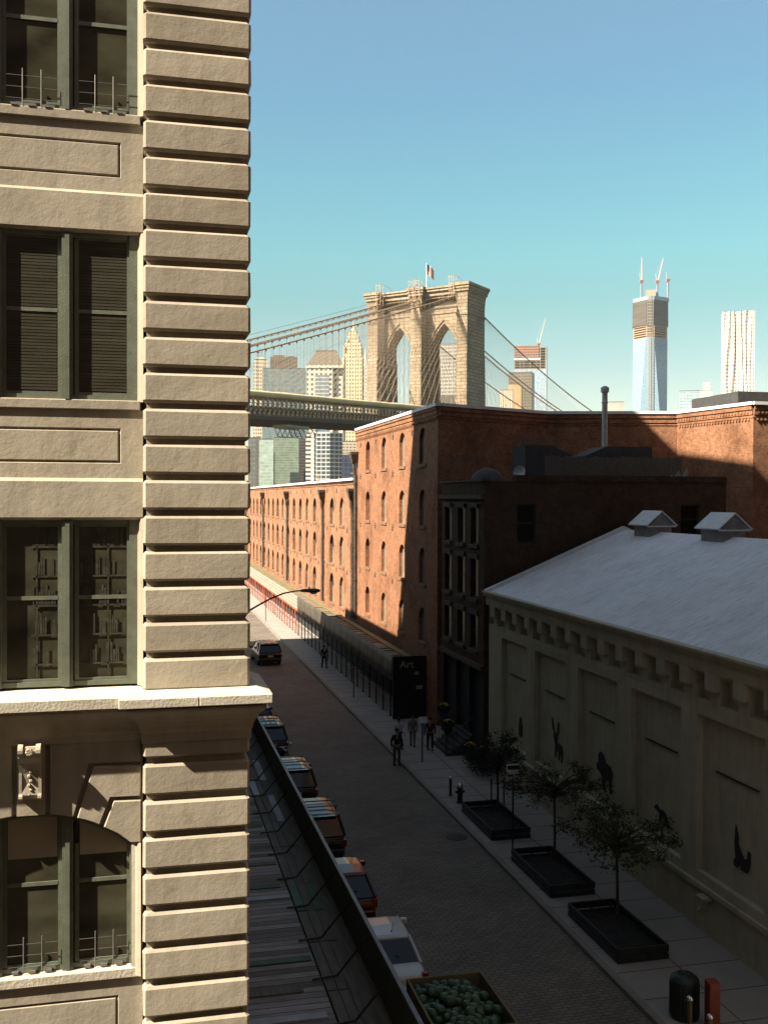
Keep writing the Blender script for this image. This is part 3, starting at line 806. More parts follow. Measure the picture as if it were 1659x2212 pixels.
def downpipe(parent, y, zt, x=16.7, zb=3.6):
    m = MB(); r = .13
    m.path([(x - .30, y, zt - .9), (x - .3, y, zt - 1.4), (x - .18, y, zt - 1.9), (x - .18, y, zb)], r, 8)
    m.rings([[(x - .45, y - .2, zt - .9), (x - .12, y - .2, zt - .9), (x - .12, y + .2, zt - .9), (x - .45, y + .2, zt - .9)],
             [(x - .62, y - .42, zt - .2), (x - .02, y - .42, zt - .2), (x - .02, y + .42, zt - .2), (x - .62, y + .42, zt - .2)],
             [(x - .62, y - .42, zt), (x - .02, y - .42, zt), (x - .02, y + .42, zt), (x - .62, y + .42, zt)]])
    z = zt - 2.6
    while z > zb + .5: m.tube((x - .18, y, z), (x - .18, y, z + .1), r + .035, n=8); z -= 1.9
    return PP(m, 'downpipe', LEADM, parent)
downpipe(EW, 79.2, 16.9)

LW = empty('brick_warehouse', (16.7, 120, 0), 0, 'long low brick warehouse with three rows of arched windows, beyond the tall one', 'building')
L_COLS = [81.0 + 4.66 * k for k in range(21)]; L_ROWS = [(10.9, 13.25), (7.4, 9.95), (3.85, 6.5)]
m, rws = warehouse(LW, 79.62, L_COLS[-1] + 3, 14.35, L_COLS, L_ROWS, 2.05, BRICK_W2, None, None, rise=.85)
ye = L_COLS[-1] + 3
m.box(16.64, 17, 79.62, ye, 14.35, 14.5); m.box(16.58, 17, 79.62, ye, 14.5, 14.66)
m.face([(16.7, ye, -.1), (45, ye, -.1), (45, ye, 14.6), (16.7, ye, 14.6)])
PP(m, 'wall', BRICK_W2, LW)
m = MB(); m.face([(16.7, 79.62, 14.5), (45, 79.62, 14.5), (45, ye, 14.5), (16.7, ye, 14.5)]); PP(m, 'roof', ROOF_D, LW)
m = MB(); m.box(16.42, 17.0, 79.9, ye + .1, 14.665, 14.86); PP(m, 'coping', COPING, LW)
for i, c in enumerate(L_COLS):
    for j, (z0, z1) in enumerate(L_ROWS):
        kind = 'g' if i % 4 == 1 else ('r' if i % 4 == 3 else 'h')
        place_win(LW, c, z0, z1, 2.05, kind, .85)
for y in (80.25, 94.1, 118.0, 142.0, 166.0): downpipe(LW, y, 14.0)
s1 = star(LW, 83.3, 13.9)
for i in range(21):
    for z in (13.9, 10.5, 7.0):
        if i == 0 and z == 13.9: continue
        q = s1.copy(); col.objects.link(q); q.location = (0, 4.66 * i, z - 13.9)

# ------------------------------------------------------------------ brown building with the stoop
SILLD = plain('dark_trim', (.062, .043, .030), .9)
BB = empty('brown_row_building', (16.7, 52, 0), 0, 'dark brown brick building with three windows per floor, behind the grey shed', 'building')
BC = [50.0, 52.2, 54.6]; BR = [(10.87, 12.75), (8.1, 10.13), (5.45, 7.25)]
m = MB()
wall(m, (16.7, 0, 0), (0, 1, 0), (-1, 0, 0), [48.45, 51.1, 53.4, 55.8], [4.76, 7.7, 10.5, 14.1], lambda i, j: (BC[i] - .6, BC[i] + .6, sorted(BR)[j][0], sorted(BR)[j][1], 0), .2, rect_pts)
wall(m, (0, 48.45, 0), (1, 0, 0), (0, -1, 0), [16.7, 21.5, 30.2], [-.1, 14.1], lambda i, j: (18.42, 19.42, 10.95, 12.96, 0) if i == 0 else (27.55, 28.62, 11.3, 12.93, 0), .2, rect_pts)
m.face([(16.7, 55.8, -.1), (30.2, 55.8, -.1), (30.2, 55.8, 14.1), (16.7, 55.8, 14.1)])
m.face([(30.2, 48.45, -.1), (30.2, 55.8, -.1), (30.2, 55.8, 14.1), (30.2, 48.45, 14.1)])
m.box(18.3, 30.2, 48.4, 48.7, 14.1, 14.42)
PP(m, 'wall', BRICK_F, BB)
m = MB(); m.box(16.5, 16.7, 48.4, 55.8, 13.2, 13.42); m.box(16.6, 16.7, 48.4, 55.8, 12.95, 13.02); m.box(16.55, 17, 48.4, 55.8, 14.1, 14.18); PP(m, 'cornice', SILLD, BB); m = MB(); m.box(16.55, 16.7, 48.45, 55.8, 4.55, 4.80); PP(m, 'shopfront_cornice', SILLD, BB); m = MB(); m.box(16.68, 16.72, 55.6, 55.79, 0, 4.5)
PP(m, 'pilaster', SILLD, BB)
for y in BC:
    for z0, z1 in BR: m = MB(); m.box(16.58, 16.7, y - .75, y + .75, z1 + .01, z1 + .26); PP(m, 'lintel', SILLD, BB); m = MB(); m.box(16.56, 16.72, y - .72, y + .72, z0 - .2, z0 - .01); PP(m, 'sill', SILLD, BB)
m = MB(); m.face([(16.9, 48.6, 13.6), (30.2, 48.6, 13.6), (30.2, 55.8, 13.6), (16.9, 55.8, 13.6)]); PP(m, 'roof', ROOF_D, BB)
bw0 = None
def sashwin(par, pts_o, U, wd, z0, z1, nrm):
    m = MB(); O = Vector(pts_o); U = Vector(U); N = Vector(nrm)
    def b(u0, u1, za, zb, d0, d1):
        a = O + U * u0 + N * d0
        m.prism([O + U * u0 + N * d0 + Vector((0, 0, za)), O + U * u1 + N * d0 + Vector((0, 0, za)), O + U * u1 + N * d0 + Vector((0, 0, zb)), O + U * u0 + N * d0 + Vector((0, 0, zb))], N * (d1 - d0))
    h = wd / 2
    b(-h, -h + .07, z0, z1, -.18, -.1); b(h - .07, h, z0, z1, -.18, -.1); b(-h + .07, h - .07, z0, z0 + .08, -.18, -.1); b(-h + .07, h - .07, z1 - .08, z1, -.18, -.1)
    zm = (z0 + z1) / 2; b(-h + .07, h - .07, zm, zm + .06, -.17, -.11)
    wf = PP(m, 'window', FRAME_D, par)
    m2 = MB(); keep = m; 
    a = O + N * -.15
    m2.prism([a + U * (-h + .07) + Vector((0, 0, z0 + .08)), a + U * (h - .07) + Vector((0, 0, z0 + .08)), a + U * (h - .07) + Vector((0, 0, z1 - .08)), a + U * (-h + .07) + Vector((0, 0, z1 - .08))], N * -.01)
    PP(m2, 'pane', GLASS_D, par).parent = wf
for y in BC:
    for z0, z1 in BR: sashwin(BB, (16.7, y, 0), (0, 1, 0), 1.2, z0, z1, (-1, 0, 0))
sashwin(BB, (18.92, 48.45, 0), (1, 0, 0), 1.0, 10.95, 12.96, (0, -1, 0)); sashwin(BB, (28.08, 48.45, 0), (1, 0, 0), 1.07, 11.3, 12.93, (0, -1, 0))
m = MB()
for y in (48.6, 50.9, 53.2, 55.5): m.box(16.72, 16.95, y - .12, y + .12, 0, 4.55)
m.box(16.95, 17.0, 48.5, 55.8, 0, 4.55)
PP(m, 'shopfront', C_BLACK, BB)

# things on its roof terrace
m = MB(); random.seed(5); x = 21.4
while x < 29.6:
    h = 15.55 + random.uniform(-.05, .05); m.box(x, x + .135, 52.0, 52.03, 13.65, h); x += .15
m.box(21.4, 29.6, 52.03, 52.09, 14.2, 14.3); m.box(21.4, 29.6, 52.03, 52.09, 15.1, 15.2)
o = m.build('roof_fence', WOOD); tag(o, 'weathered board fence across the brown building\'s roof terrace', 'fence')
AWN = plain('awning_cloth', (.06, .058, .06), .9)
def canopy(x0, x1, xa, y0, y1, z0, z1, label):
    m = MB(); m.cur = 0
    m.prism([(x0, y0, z0), (x1, y0, z0), (x1, y0, z1 - .55), (xa, y0, z1), (x0, y0, z1)], (0, y1 - y0, 0)); o = m.build('awning', AWN); tag(o, label, 'awning')
canopy(20.7, 23.5, 22.3, 53.2, 55.2, 14.3, 16.2, 'grey slant roofed awning on the roof terrace below the graffiti')
canopy(28.4, 24.3, 25.6, 53.2, 55.2, 14.3, 16.2, 'grey awning on the roof terrace at the foot of the metal flue')
m = MB(); m.sphere((17.9, 51.5, 13.95), .95, 14, 10, 1, 1, .95); o = m.build('roof_dome', AWN, smooth=True); tag(o, 'grey domed cover on the brown building\'s roof corner', 'dome')
m = MB(); m.lathe([(.02, 0), (.2, .04), (.34, .13), (.36, .15)], n=14, cap=False); me_o = m.build('satellite_dish', plain('dish_white', (.5, .5, .5), .4)); me_o.rotation_euler = (R(80), 0, R(-50)); me_o.location = (19.4, 50.5, 14.6); tag(me_o, 'small pale satellite dish on the brown building\'s roof edge', 'satellite dish')
m = MB(); m.tube((0, 0, 0), (0, 0, 5.75), .16, n=12); m.tube((0, 0, 2.6), (0, 0, 2.75), .16, n=10); m.lathe([(.13, 5.7), (.24, 5.75), (.24, 6.0), (.1, 6.1)], n=12); m.lathe([(.16, 5.1), (.2, 5.15), (.16, 5.2)], n=12)
o = m.build('vent_flue', plain('flue_metal', (.42, .41, .42), .5, .2, var=.2)); o.location = (25.85, 54, 13.6); tag(o, 'tall grey metal flue with a cap rising from the roof terrace', 'flue')
T_ = empty('terrace_table', (24.9, 51.0, 13.6), 0, 'low table with crossed legs before the roof terrace fence', 'table')
m = MB(); m.box(-.8, .8, -.35, .35, .82, .87); m.build('table_top', WOOD, T_)
for sx in (-1, 1):
    m = MB(); m.tube((sx * .7, -.3, 0), (sx * .7, .3, .82), .02); m.tube((sx * .7, .3, 0), (sx * .7, -.3, .82), .02); m.build('leg', BLACK, T_)
m = MB(); m.box(0, 1.5, 0, .5, 0, .25); m.prism([(.3, .1, .25), (1.0, .1, .25), (.75, .1, .8)], (0, .05, 0)); m.prism([(.9, .2, .25), (1.4, .2, .25), (1.3, .2, .95)], (0, .05, 0)); m.prism([(.1, .3, .25), (.5, .3, .25), (.45, .3, .6)], (0, .05, 0))
o = m.build('covered_furniture', plain('pale_sheet', (.3, .3, .3), .6)); o.location = (28.2, 51.0, 14.0); tag(o, 'pale sheeted furniture at the right end of the roof terrace', 'furniture')
# graffiti on the tall wall
def graff(pts_list, A, B, z0, name):
    d = (Vector((B[0] - A[0], B[1] - A[1], 0))).normalized(); n = Vector((d.y, -d.x, 0)); m = MB()
    for pts in pts_list:
        P3 = [Vector((A[0], A[1], z0)) + d * u + Vector((0, 0, v)) + n * .012 for u, v in pts]
        for a, b in zip(P3[:-1], P3[1:]):
            t = (b - a).normalized(); s_ = t.cross(n) * .035; m.prism([a - s_, b - s_, b + s_, a + s_], n * .004)
    return PP(m, name, plain(name + '_paint', (.13, .11, .09), .8), EW)
random.seed(21)
def scr(u, w_, h): return [(u + w_ * random.random(), h * random.random()) for _ in range(6)]
graff([[(0, .6), (.15, .1), (.3, .6), (.45, .1)], [(.6, .5), (.6, .1), (.8, .4), (.8, 0)], [(1, .1), (1.1, .5), (1.25, .1), (1.05, .3)], [(1.5, 0), (1.5, 1.1)], [(1.3, .9), (1.75, .95)], [(1.45, 1.2), (1.6, 1.2)], [(1.75, .1), (1.8, .6), (2.0, .5), (1.85, .35), (2.05, .05)], [(2.2, .1), (2.35, .6), (2.5, .1), (2.25, .3)], [(2.65, .1), (2.65, .6), (2.95, .55), (2.8, .3), (3.0, 0), (2.4, -.1)]], (24.9 - 2.4, 60.3 - 1.05), (24.9, 60.3), 16.6, 'graffiti_tag')
graff([[(0, .1), (.2, .7), (.4, .1), (.55, .6), (.7, .2)], [(.9, .1), (1.0, .6), (1.3, .6), (1.0, .35), (1.3, .1)], [(1.5, .2), (1.7, .7), (1.9, .2)], [(2.0, .6), (2.2, .1), (2.4, .6), (2.1, .3), (2.6, .2)]], (17.5, 56.7 + .8 * .439), (24.9, 60.3), 15.2, 'graffiti_tag')

# ------------------------------------------------------------------ grey shed
GS = empty('stucco_shed', (16.7, 34, 0), 0, 'grey stucco shed with white roof, notched eaves and recessed wall panels', 'building')
m = MB(); Y0, Y1 = 17.0, 47.65
zbase = -.05
# plinth, lower wall to panel height with recessed panels, band with openings, frieze
pans = []
p = 42.62
ps = [(42.62, 45.85), (38.25, 41.65), (33.75, 37.13), (29.24, 32.64), (24.75, 28.28), (20.3, 23.8)]
cur = Y1
us = [Y0]
for a, b in sorted(ps): us += [a - .42, b + .42]
us = sorted(set(us + [Y1]))
def hol(i, j):
    if j != 1: return None
    for a, b in ps:
        if abs(us[i] - (a - .42)) < 1e-6: return (a, b, 1.75, 6.6, 0)
    return None
us2 = []
for u in us:
    if not us2 or u - us2[-1] > 1e-3: us2.append(u)
us = us2
wall(m, (16.7, 0, 0), (0, 1, 0), (-1, 0, 0), us, [zbase, 1.2, 6.9], hol, .2, rect_pts)
m.face([(16.9, Y0, 1.5), (16.9, Y0, 6.8), (16.9, Y1, 6.8), (16.9, Y1, 1.5)])
ops = [47.42 - 1.49 * k for k in range(20)]
uo = [Y1] + [o_ - .745 for o_ in ops]; uo = sorted([u for u in uo if u > Y0 - .2]); uo[0] = Y0
cen = sorted([o_ for o_ in ops if o_ - .5 > uo[0]])
uo = [Y0] + [(cen[i] + cen[i + 1]) / 2 for i in range(len(cen) - 1)] + [Y1]
wall(m, (16.7, 0, 0), (0, 1, 0), (-1, 0, 0), uo, [6.9, 8.0], lambda i, j: (cen[i] - .47, min(cen[i] + .47, Y1 - .02), 7.07, 7.88, 0), .3, rect_pts)
m.face([(17.0, Y0, 6.9), (17.0, Y0, 8.0), (17.0, Y1, 8.0), (17.0, Y1, 6.9)])
for i in range(len(cen) - 1):
    yc = (cen[i] + cen[i + 1]) / 2; m.box(16.52, 16.7, yc - .275, yc + .275, 7.48, 8.0)
m.box(16.52, 16.7, Y0, Y1, 8.003, 8.45)
m.box(16.40, 16.9, Y0, Y1, 8.453, 8.6)
# gable ends
for yy, s in ((Y1, 1), (Y0, -1)):
    m.face([(16.7, yy, zbase), (31.1, yy, zbase), (31.1, yy, 8.5), (23.9, yy, 11.5), (16.7, yy, 8.5)])
m.face([(31.1, Y0, zbase), (31.1, Y1, zbase), (31.1, Y1, 8.5), (31.1, Y0, 8.5)])
PP(m, 'wall', STU_G, GS)
m = MB(); m.prism([(16.66, Y0 - .1, 8.62), (23.9, Y0 - .1, 11.66), (31.2, Y0 - .1, 8.62), (31.2, Y0 - .1, 8.5), (23.9, Y0 - .1, 11.5), (16.66, Y0 - .1, 8.5)], (0, Y1 - Y0 + .15, 0))
PP(m, 'roof', ROOFM, GS)
m = MB()
for xs, xe in ((16.5, 23.9), (31.3, 23.9)):
    m.prism([(xs, Y1 - .12, 8.55), (xe, Y1 - .12, 11.6), (xe, Y1 - .12, 11.83), (xs, Y1 - .12, 8.72)], (0, .32, 0))
PP(m, 'rake_board', COPING, GS)
m = MB(); m.box(16.30, 16.62, Y0, Y1, 8.603, 8.68); PP(m, 'gutter', STU_G, GS)
for (ya, yb) in ((43.7, 45.6), (37.6, 39.5)):
    m = MB(); c = 23.9
    m.box(c - .55, c + .55, ya + .15, yb - .15, 11.2, 11.98)
    m.prism([(c - .62, ya + .1, 11.98), (c + .62, ya + .1, 11.98), (c, ya + .1, 12.55)], (0, yb - ya - .2, 0))
    mon = PP(m, 'roof_ventilator', plain('vent_stucco', (.25, .23, .21), .8), GS)
    m = MB(); 
    for s in (-1, 1): m.prism([(c + s * .78, ya, 11.95), (c, ya, 12.62), (c, ya, 12.67), (c + s * .80, ya, 12.0)], (0, yb - ya, 0))
    m.box(c - .74, c + .74, ya + .02, ya + .08, 11.90, 11.97)
    q = PP(m, 'cap', COPING, GS); q.parent = mon
for a, b in ps:
    m = MB(); m.box(16.84, 16.90, a + .55, b - .8, 4.98, 5.02); PP(m, 'wall_bar', BLACK, GS)
m = MB(); m.box(16.60, 16.7, Y0, Y1, 1.30, 1.45); PP(m, 'plinth_ledge', STU_G, GS)
# flood lamp on the plinth
m = MB(); m.box(16.35, 16.68, 27.35, 27.75, 1.12, 1.22); m.box(16.38, 16.62, 27.45, 27.65, .9, 1.1); m.tube((16.5, 27.55, .9), (16.38, 27.62, .78), .05); o = m.build('flood_lamp', plain('lamp_housing', (.35, .31, .25), .6)); tag(o, 'small pale flood lamp low on the grey shed wall', 'lamp')
# black animal silhouettes fixed to the panels
def cutout(pts, label, cat, x=16.86, th=.03):
    m = MB(); m.prism([(x, a, b) for a, b in pts], (th, 0, 0)); o = m.build('animal_silhouette', C_BLACK); tag(o, label, cat, 'black animal cutouts on the shed wall'); return o
# coordinates: (Y, z); larger Y is further left in the view
cutout([(39.75, 2.9), (39.9, 3.2), (39.95, 3.75), (40.12, 4.0), (40.05, 3.6), (39.9, 3.4), (39.55, 3.45), (39.5, 3.9), (39.35, 3.85), (39.4, 3.5), (39.55, 3.3), (39.6, 3.05), (39.3, 3.05), (39.05, 2.98), (39.0, 2.75), (39.05, 2.3), (39.12, 2.3), (39.12, 2.65), (39.25, 2.68), (39.3, 2.35), (39.37, 2.35), (39.38, 2.7), (39.65, 2.72), (39.68, 2.4), (39.75, 2.4)], 'black cutout of a standing deer with antlers on the grey shed wall', 'silhouette')
cutout([(43.95, 2.35), (43.6, 2.35), (43.55, 2.8), (43.65, 3.0), (43.68, 3.25), (43.78, 3.0), (43.86, 3.2), (43.95, 2.9)], 'black cutout of an eared animal, first on the shed wall beside the stoop', 'silhouette')
cutout([(35.6, 3.25), (35.75, 3.15), (35.72, 2.95), (35.45, 2.9), (35.25, 2.72), (35.2, 2.3), (35.05, 2.3), (35.05, 2.7), (34.7, 2.72), (34.62, 2.3), (34.48, 2.3), (34.5, 2.75), (34.42, 3.1), (34.6, 3.3), (35.0, 3.35), (35.15, 3.6), (35.4, 3.68), (35.6, 3.55)], 'black cutout of a maned animal standing on the shed wall behind the second tree', 'silhouette')
cutout([(31.28, 2.8), (31.1, 2.95), (30.95, 2.85), (30.6, 2.85), (30.4, 2.7), (30.3, 2.5), (30.05, 2.42), (30.4, 2.38), (30.5, 2.55), (30.75, 2.6), (30.85, 2.4), (30.95, 2.42), (30.9, 2.7)], 'small black cutout of a crouched animal on the shed wall above the third tree', 'silhouette')
cutout([(26.42, 3.72), (26.3, 3.45), (26.3, 3.2), (26.1, 2.95), (25.98, 2.85), (25.85, 2.9), (25.8, 3.15), (25.68, 3.12), (25.7, 2.75), (25.82, 2.5), (26.1, 2.5), (26.22, 2.65), (26.3, 2.5), (26.5, 2.5), (26.52, 2.65), (26.42, 2.75), (26.48, 3.2)], 'black cutout of a seated wolf howling upward, nearest on the shed wall', 'silhouette')

# ================================================================== SIDEWALK BRIDGE (right)
SR = empty('sidewalk_bridge', (15.5, 75, 0), 0, 'long sidewalk bridge with tarp covered parapet in front of the brick warehouses', 'scaffold')
XE = 14.7
m = MB(); m.box(XE + .05, 16.42, 59.1, 172, 2.6, 2.72); PP(m, 'deck', WOOD, SR)
m = MB(); random.seed(9); y = 59.2
mats_ = [WOODY, WOOD, DARKIN]
while y < 172:
    l = 1.2 if y > 80 else 1.0
    m.cur = random.choice((0, 0, 1)) if y > 78 else (1 if int(y) % 2 else 0)
    m.box(XE + .12, 16.3, y, y + l * (.55 if y < 90 and random.random() < .6 else .98), 3.30, 3.34 + random.uniform(0, .02)); y += l
m.cur = 0; m.box(15.9, 16.35, 59.3, 172, 3.38, 3.42)
PP(m, 'roof_boards', mats_, SR)
m = MB(); rs = []; y = 59.1; tp = []; random.seed(4)
n_ = 130
vs = []; fs = []
for k in range(n_ + 1):
    yy = 59.1 + (97.5 - 59.1) * k / n_
    w1 = .05 * math.sin(yy * 2.3) + .04 * math.sin(yy * 5.1 + 1) + random.uniform(-.02, .02)
    sag = .18 * abs(math.sin(yy * .35))
    for z, o_ in ((3.72 + .02 * math.sin(yy), 0), (3.35, w1 * .5), (2.9, w1), (2.32 + sag * .6 - .1, w1 * 1.6 + .03)):
        vs.append((XE - .03 - abs(o_), yy, z))
for k in range(n_):
    for j in range(3): a = k * 4 + j; fs.append((a, a + 4, a + 5, a + 1))
m.add(vs, fs); o = PP(m, 'tarp', TARP, SR, smooth=True)
md = o.modifiers.new('thick', 'SOLIDIFY'); md.thickness = .02; md.offset = -1
m = MB(); y = 97.6
while y < 172:
    for k in range(4): m.cbox(XE - .03, XE + .03, y + .02, y + .98, 2.42 + .33 * k, 2.42 + .33 * k + .29, .02)
    y += 1.0
PP(m, 'parapet_panel', PANELW, SR)
m = MB(); m.box(XE - .02, XE + .04, 59.1, 172, 2.25, 2.42); PP(m, 'edge_beam', REDP, SR)
m = MB(); m.box(16.36, 16.40, 59.1, 172, .0, 2.6); PP(m, 'back_hoarding', C_BLACK, SR)
pp0 = None
for i in range(58):
    y = 60 + i * 1.96
    if pp0 is None or i == 20:
        m = MB(); m.tube((14.75, 60, 0), (14.75, 60, 2.3), .045, n=8); m.box(14.66, 14.84, 59.91, 60.09, 0, .03)
        q = PP(m, 'post', BLACK if pp0 is None else REDP, SR); pp0 = q
        q.location = (0, y - 60, 0)
    else:
        q = pp0.copy(); col.objects.link(q); q.location = (0, y - 60, 0)
m = MB(); m.tube((14.75, 60, 1.05), (14.75, 97, 1.05), .025); m.tube((14.75, 99.2, 1.05), (14.75, 172, 1.05), .025); PP(m, 'rail', REDP, SR)
m = MB(); m.box(XE - .05, 17.6 - .9, 58.95, 59.05, 0, 3.75); PP(m, 'end_hoarding', plain('black_hoarding', (.006, .006, .005), .9), SR)
for i in range(6):
    y = 97.5 + i * 9; m = MB(); m.tube((14.72, y, .1), (14.72, y + 1.9, 2.2), .03); PP(m, 'brace', REDP, SR)
SGM = plain('sign_paint', (.30, .27, .17), .6)
M_ = Matrix.Translation((15.48, 58.93, 3.25)) @ Matrix.Rotation(R(90), 4, 'X')
q = text_obj('lettering', 'Art', .62, SGM, Matrix.Translation(-SR.location) @ M_, SR, .01)
def notice(x0, x1, z0, z1, label):
    m = MB(); m.box(x0, x1, 58.91, 58.94, z0, z1); o = m.build('notice', SGM); tag(o, label, 'sign')
notice(15.95, 16.2, 2.62, 2.82, 'small square notice under the word on the dark hoarding')
notice(16.05, 16.45, 1.75, 1.98, 'wider pale notice low on the dark hoarding')
# street lamp on the left kerb
SLp = empty('street_lamp', (5.5, 57, 0), 0, 'grey street lamp with a long curved arm reaching over the road', 'street lamp')
m = MB(); m.path([(0, 0, 0), (0, 0, 1), (0, 0, 6.4)], [.11, .1, .075], 10); m.lathe([(.2, 0), (.2, .5), (.12, .6)], n=10); m.build('pole', LAMPM, SLp, smooth=True)
m = MB(); m.path([(0, 0, 6.3), (.25, 0, 6.85), (.9, 0, 7.22), (1.6, 0, 7.58), (2.3, 0, 7.85), (3.0, 0, 7.97), (3.3, 0, 7.98)], [.06, .055, .05, .05, .045, .04, .04], 8); m.build('arm', LAMPM, SLp, smooth=True)
m = MB(); rr = []
for t, wy, zt_, zb_ in ((3.2, .05, 8.02, 7.94), (3.35, .13, 8.07, 7.90), (3.7, .19, 8.10, 7.88), (4.1, .19, 8.10, 7.86), (4.3, .13, 8.07, 7.88), (4.38, .05, 8.0, 7.92)):
    rr.append([(t, -wy, (zt_ + zb_) / 2), (t, -wy * .6, zt_ - .01), (t, wy * .6, zt_ - .01), (t, wy, (zt_ + zb_) / 2), (t, wy * .6, zb_), (t, -wy * .6, zb_)])
m.rings(rr); m.tube((3.75, 0, 8.1), (3.75, 0, 8.19), .04, n=8); hd = m.build('lamp_head', LAMPM, SLp, smooth=True)
m = MB(); m.sphere((4.0, 0, 7.87), .17, 12, 6, 1.3, .85, .6); m.build('lens', LENS, SLp, smooth=True).parent = hd

# ================================================================== SUSPENSION BRIDGE
BR_ = empty('suspension_bridge', (88.7, 315.7, -.1), R(-45), 'long stone towered suspension bridge with wrapped steel deck beyond the warehouses', 'bridge')
# local axes: x = across the deck (towards the right and nearer), y = along the deck towards the far shore
HT = 80.5
def tower(parent, yc, name='tower'):
    m = MB(); D = 6.1
    piers = [(-18, -14.4), (-1.9, 1.9), (14.4, 18)]
    bays = [(-14.4, -1.9), (1.9, 14.4)]
    zt = 77.2
    # arch wall with pointed openings (extruded cells)
    def gothic(a, b, z0, zs, za, n=9):
        w_ = b - a; c = (a + b) / 2; h = za - zs; pts = [(a, z0), (b, z0)]
        # each side is an arc; radius chosen so that arc from springing reaches the apex
        Rr = (w_ * w_ / 4 + h * h) / w_
        for k in range(n + 1):
            t = k / n; ang = math.asin(min(1, h / Rr)) * t
            pts.append((b - Rr + Rr * math.cos(ang), zs + Rr * math.sin(ang)))
        for k in range(n - 1, -1, -1):
            t = k / n; ang = math.asin(min(1, h / Rr)) * t
            pts.append((a + Rr - Rr * math.cos(ang), zs + Rr * math.sin(ang)))
        return pts
    for sgn in (-1, 1):
        for (a, b) in bays:
            O = (0, yc + sgn * 2.6, 0)
            wall(m, O, (1, 0, 0), (0, sgn, 0), [a, b], [0, 76.2], lambda i, j: (a + 1.0, b - 1.0, 36.5, 57, 68.5), 5.2 if sgn < 0 else .5, gothic)
            # moulded hood over the arch
            hp = gothic(a + .4, b - .4, 56, 57, 69.6)[2:]
            for p, q in zip(hp[:-1], hp[1:]): m.prism([(p[0], O[1], p[1]), (q[0], O[1], q[1]), (q[0], O[1], q[1] + .6), (p[0], O[1], p[1] + .6)], (0, sgn * .35, 0))
            m.box(a, b, min(O[1], O[1] + sgn * .3), max(O[1], O[1] + sgn * .3), 71.6, 72.2); m.box(a, b, min(O[1], O[1] + sgn * .45), max(O[1], O[1] + sgn * .45), 73.4, 74.0)
    for a, b in piers:
        # battered shaft with offsets
        lv = [(0, 1.8, 2.2), (36, 1.0, 1.2), (36.2, .25, .55), (58, .05, .25), (58.8, 0, 0), (zt - 2, 0, 0)]
        rs = [[(a - e, yc - D - f, z), (b + e, yc - D - f, z), (b + e, yc + D + f, z), (a - e, yc + D + f, z)] for z, e, f in lv]
        m.rings(rs)
        m.box(a - .25, b + .25, yc - D - .25, yc + D + .25, 70.0, 70.7)
        # capital flares out
        fl = [(zt - 4, 0), (zt - 1.6, .15), (zt, .35), (zt + .02, .7), (zt + .9, .7), (zt + .92, .95), (zt + 1.7, .95), (zt + 1.72, 1.25), (zt + 2.5, 1.25), (zt + 2.7, 1.1)]
        m.rings([[(a - f, yc - D - f, z), (b + f, yc - D - f, z), (b + f, yc + D + f, z), (a - f, yc + D + f, z)] for z, f in fl])
    # the cornice between the piers
    for a, b in bays:
        for z0, z1, e in ((76.2, 76.9, .5), (76.9, 78.2, 1.0), (78.2, 79.0, 1.6), (79.0, 79.5, 1.9)): m.box(a - .2, b + .2, yc - 4.2 - e, yc + 4.2 + e, z0, z1)
    return m.build(name, STONE, parent)
tower(BR_, 0)
CA = [-13.2, -1.1, 1.1, 13.2]
deckz = lambda s: 41.6 - .035 * s if s > 0 else 41.6 + .033 * min(-s, 240)
def cabh(s): return 77.6 - .31 * s + .0001 * s * s if s > 0 else 77.6 - 38.5 * (1 - ((243 + s) / 243.0) ** 2) if s > -486 else 77.6
for a in CA:
    m = MB(); m.path([(a, -s, cabh(s)) for s in range(140, 4, -8)] + [(a, 0, 78.0)] + [(a, s, cabh(-s)) for s in range(8, 480, 12)], .20, 6)
    # cable bands
    for s in range(-150, 130, 3):
        if abs(s) < 6: continue
        z = cabh(-s if s < 0 else -s) if False else cabh(-s)
        m.box(a - .16, a + .16, s - .22, s + .22, z - .55, z + .1)
    m.build('main_cable', CABLE, BR_)
    m = MB()
    for s in range(6, 128, 3):
        h = cabh(s)
        if h > deckz(s) + 1: m.tube((a, -s, deckz(s) - 3), (a, -s, h), .028, n=3, cap=False)
    for s in range(6, 240, 3):
        h = cabh(-s); m.tube((a, s, deckz(-s) - 3), (a, s, h), .028, n=3, cap=False)
    m.build('suspenders', WIRE, BR_)['kind'] = 'stuff'
    m = MB()
    for s in range(8, 118, 4):
        m.tube((a + .1, 0, 76.9), (a + .1, -s, deckz(s) - 1), .032, n=3, cap=False); m.tube((a + .1, 0, 76.9), (a + .1, s, deckz(-s) - 1), .032, n=3, cap=False)
    m.build('stay_cables', WIRE, BR_)['kind'] = 'stuff'
    m = MB()
    for off in (-.5, .5): m.path([(a + off, -s, cabh(s) + 1.3) for s in range(128, 4, -12)] + [(a + off, 0, 79.4)], .035, 4)
    for s in range(14, 128, 28): m.tube((a + .5, -s, cabh(s)), (a + .5, -s, cabh(s) + 1.6), .06, n=4); m.tube((a - .5, -s, cabh(s)), (a - .5, -s, cabh(s) + 1.6), .06, n=4)
    m.build('hand_line', WIRE, BR_)
    m = MB()
    for sx in (-.8, .8):
        for sy in (-7.5, -5.9): m.tube((a + sx, sy, 75.5), (a + sx, sy, 82.2), .09, n=4)
        for z in (76.5, 78.2, 79.9, 81.8): m.tube((a + sx, -7.5, z), (a + sx, -5.9, z + .8), .06, n=4)
    for z in (77.5, 79.5, 81.8): m.tube((a - .8, -7.5, z), (a + .8, -7.5, z), .06, n=4)
    m.path([(a, -7.5, 82.2), (a, -2, 82.4), (a, 5, 80.2)], .05, 4)
    m.build('stair_frame', STEELP, BR_)
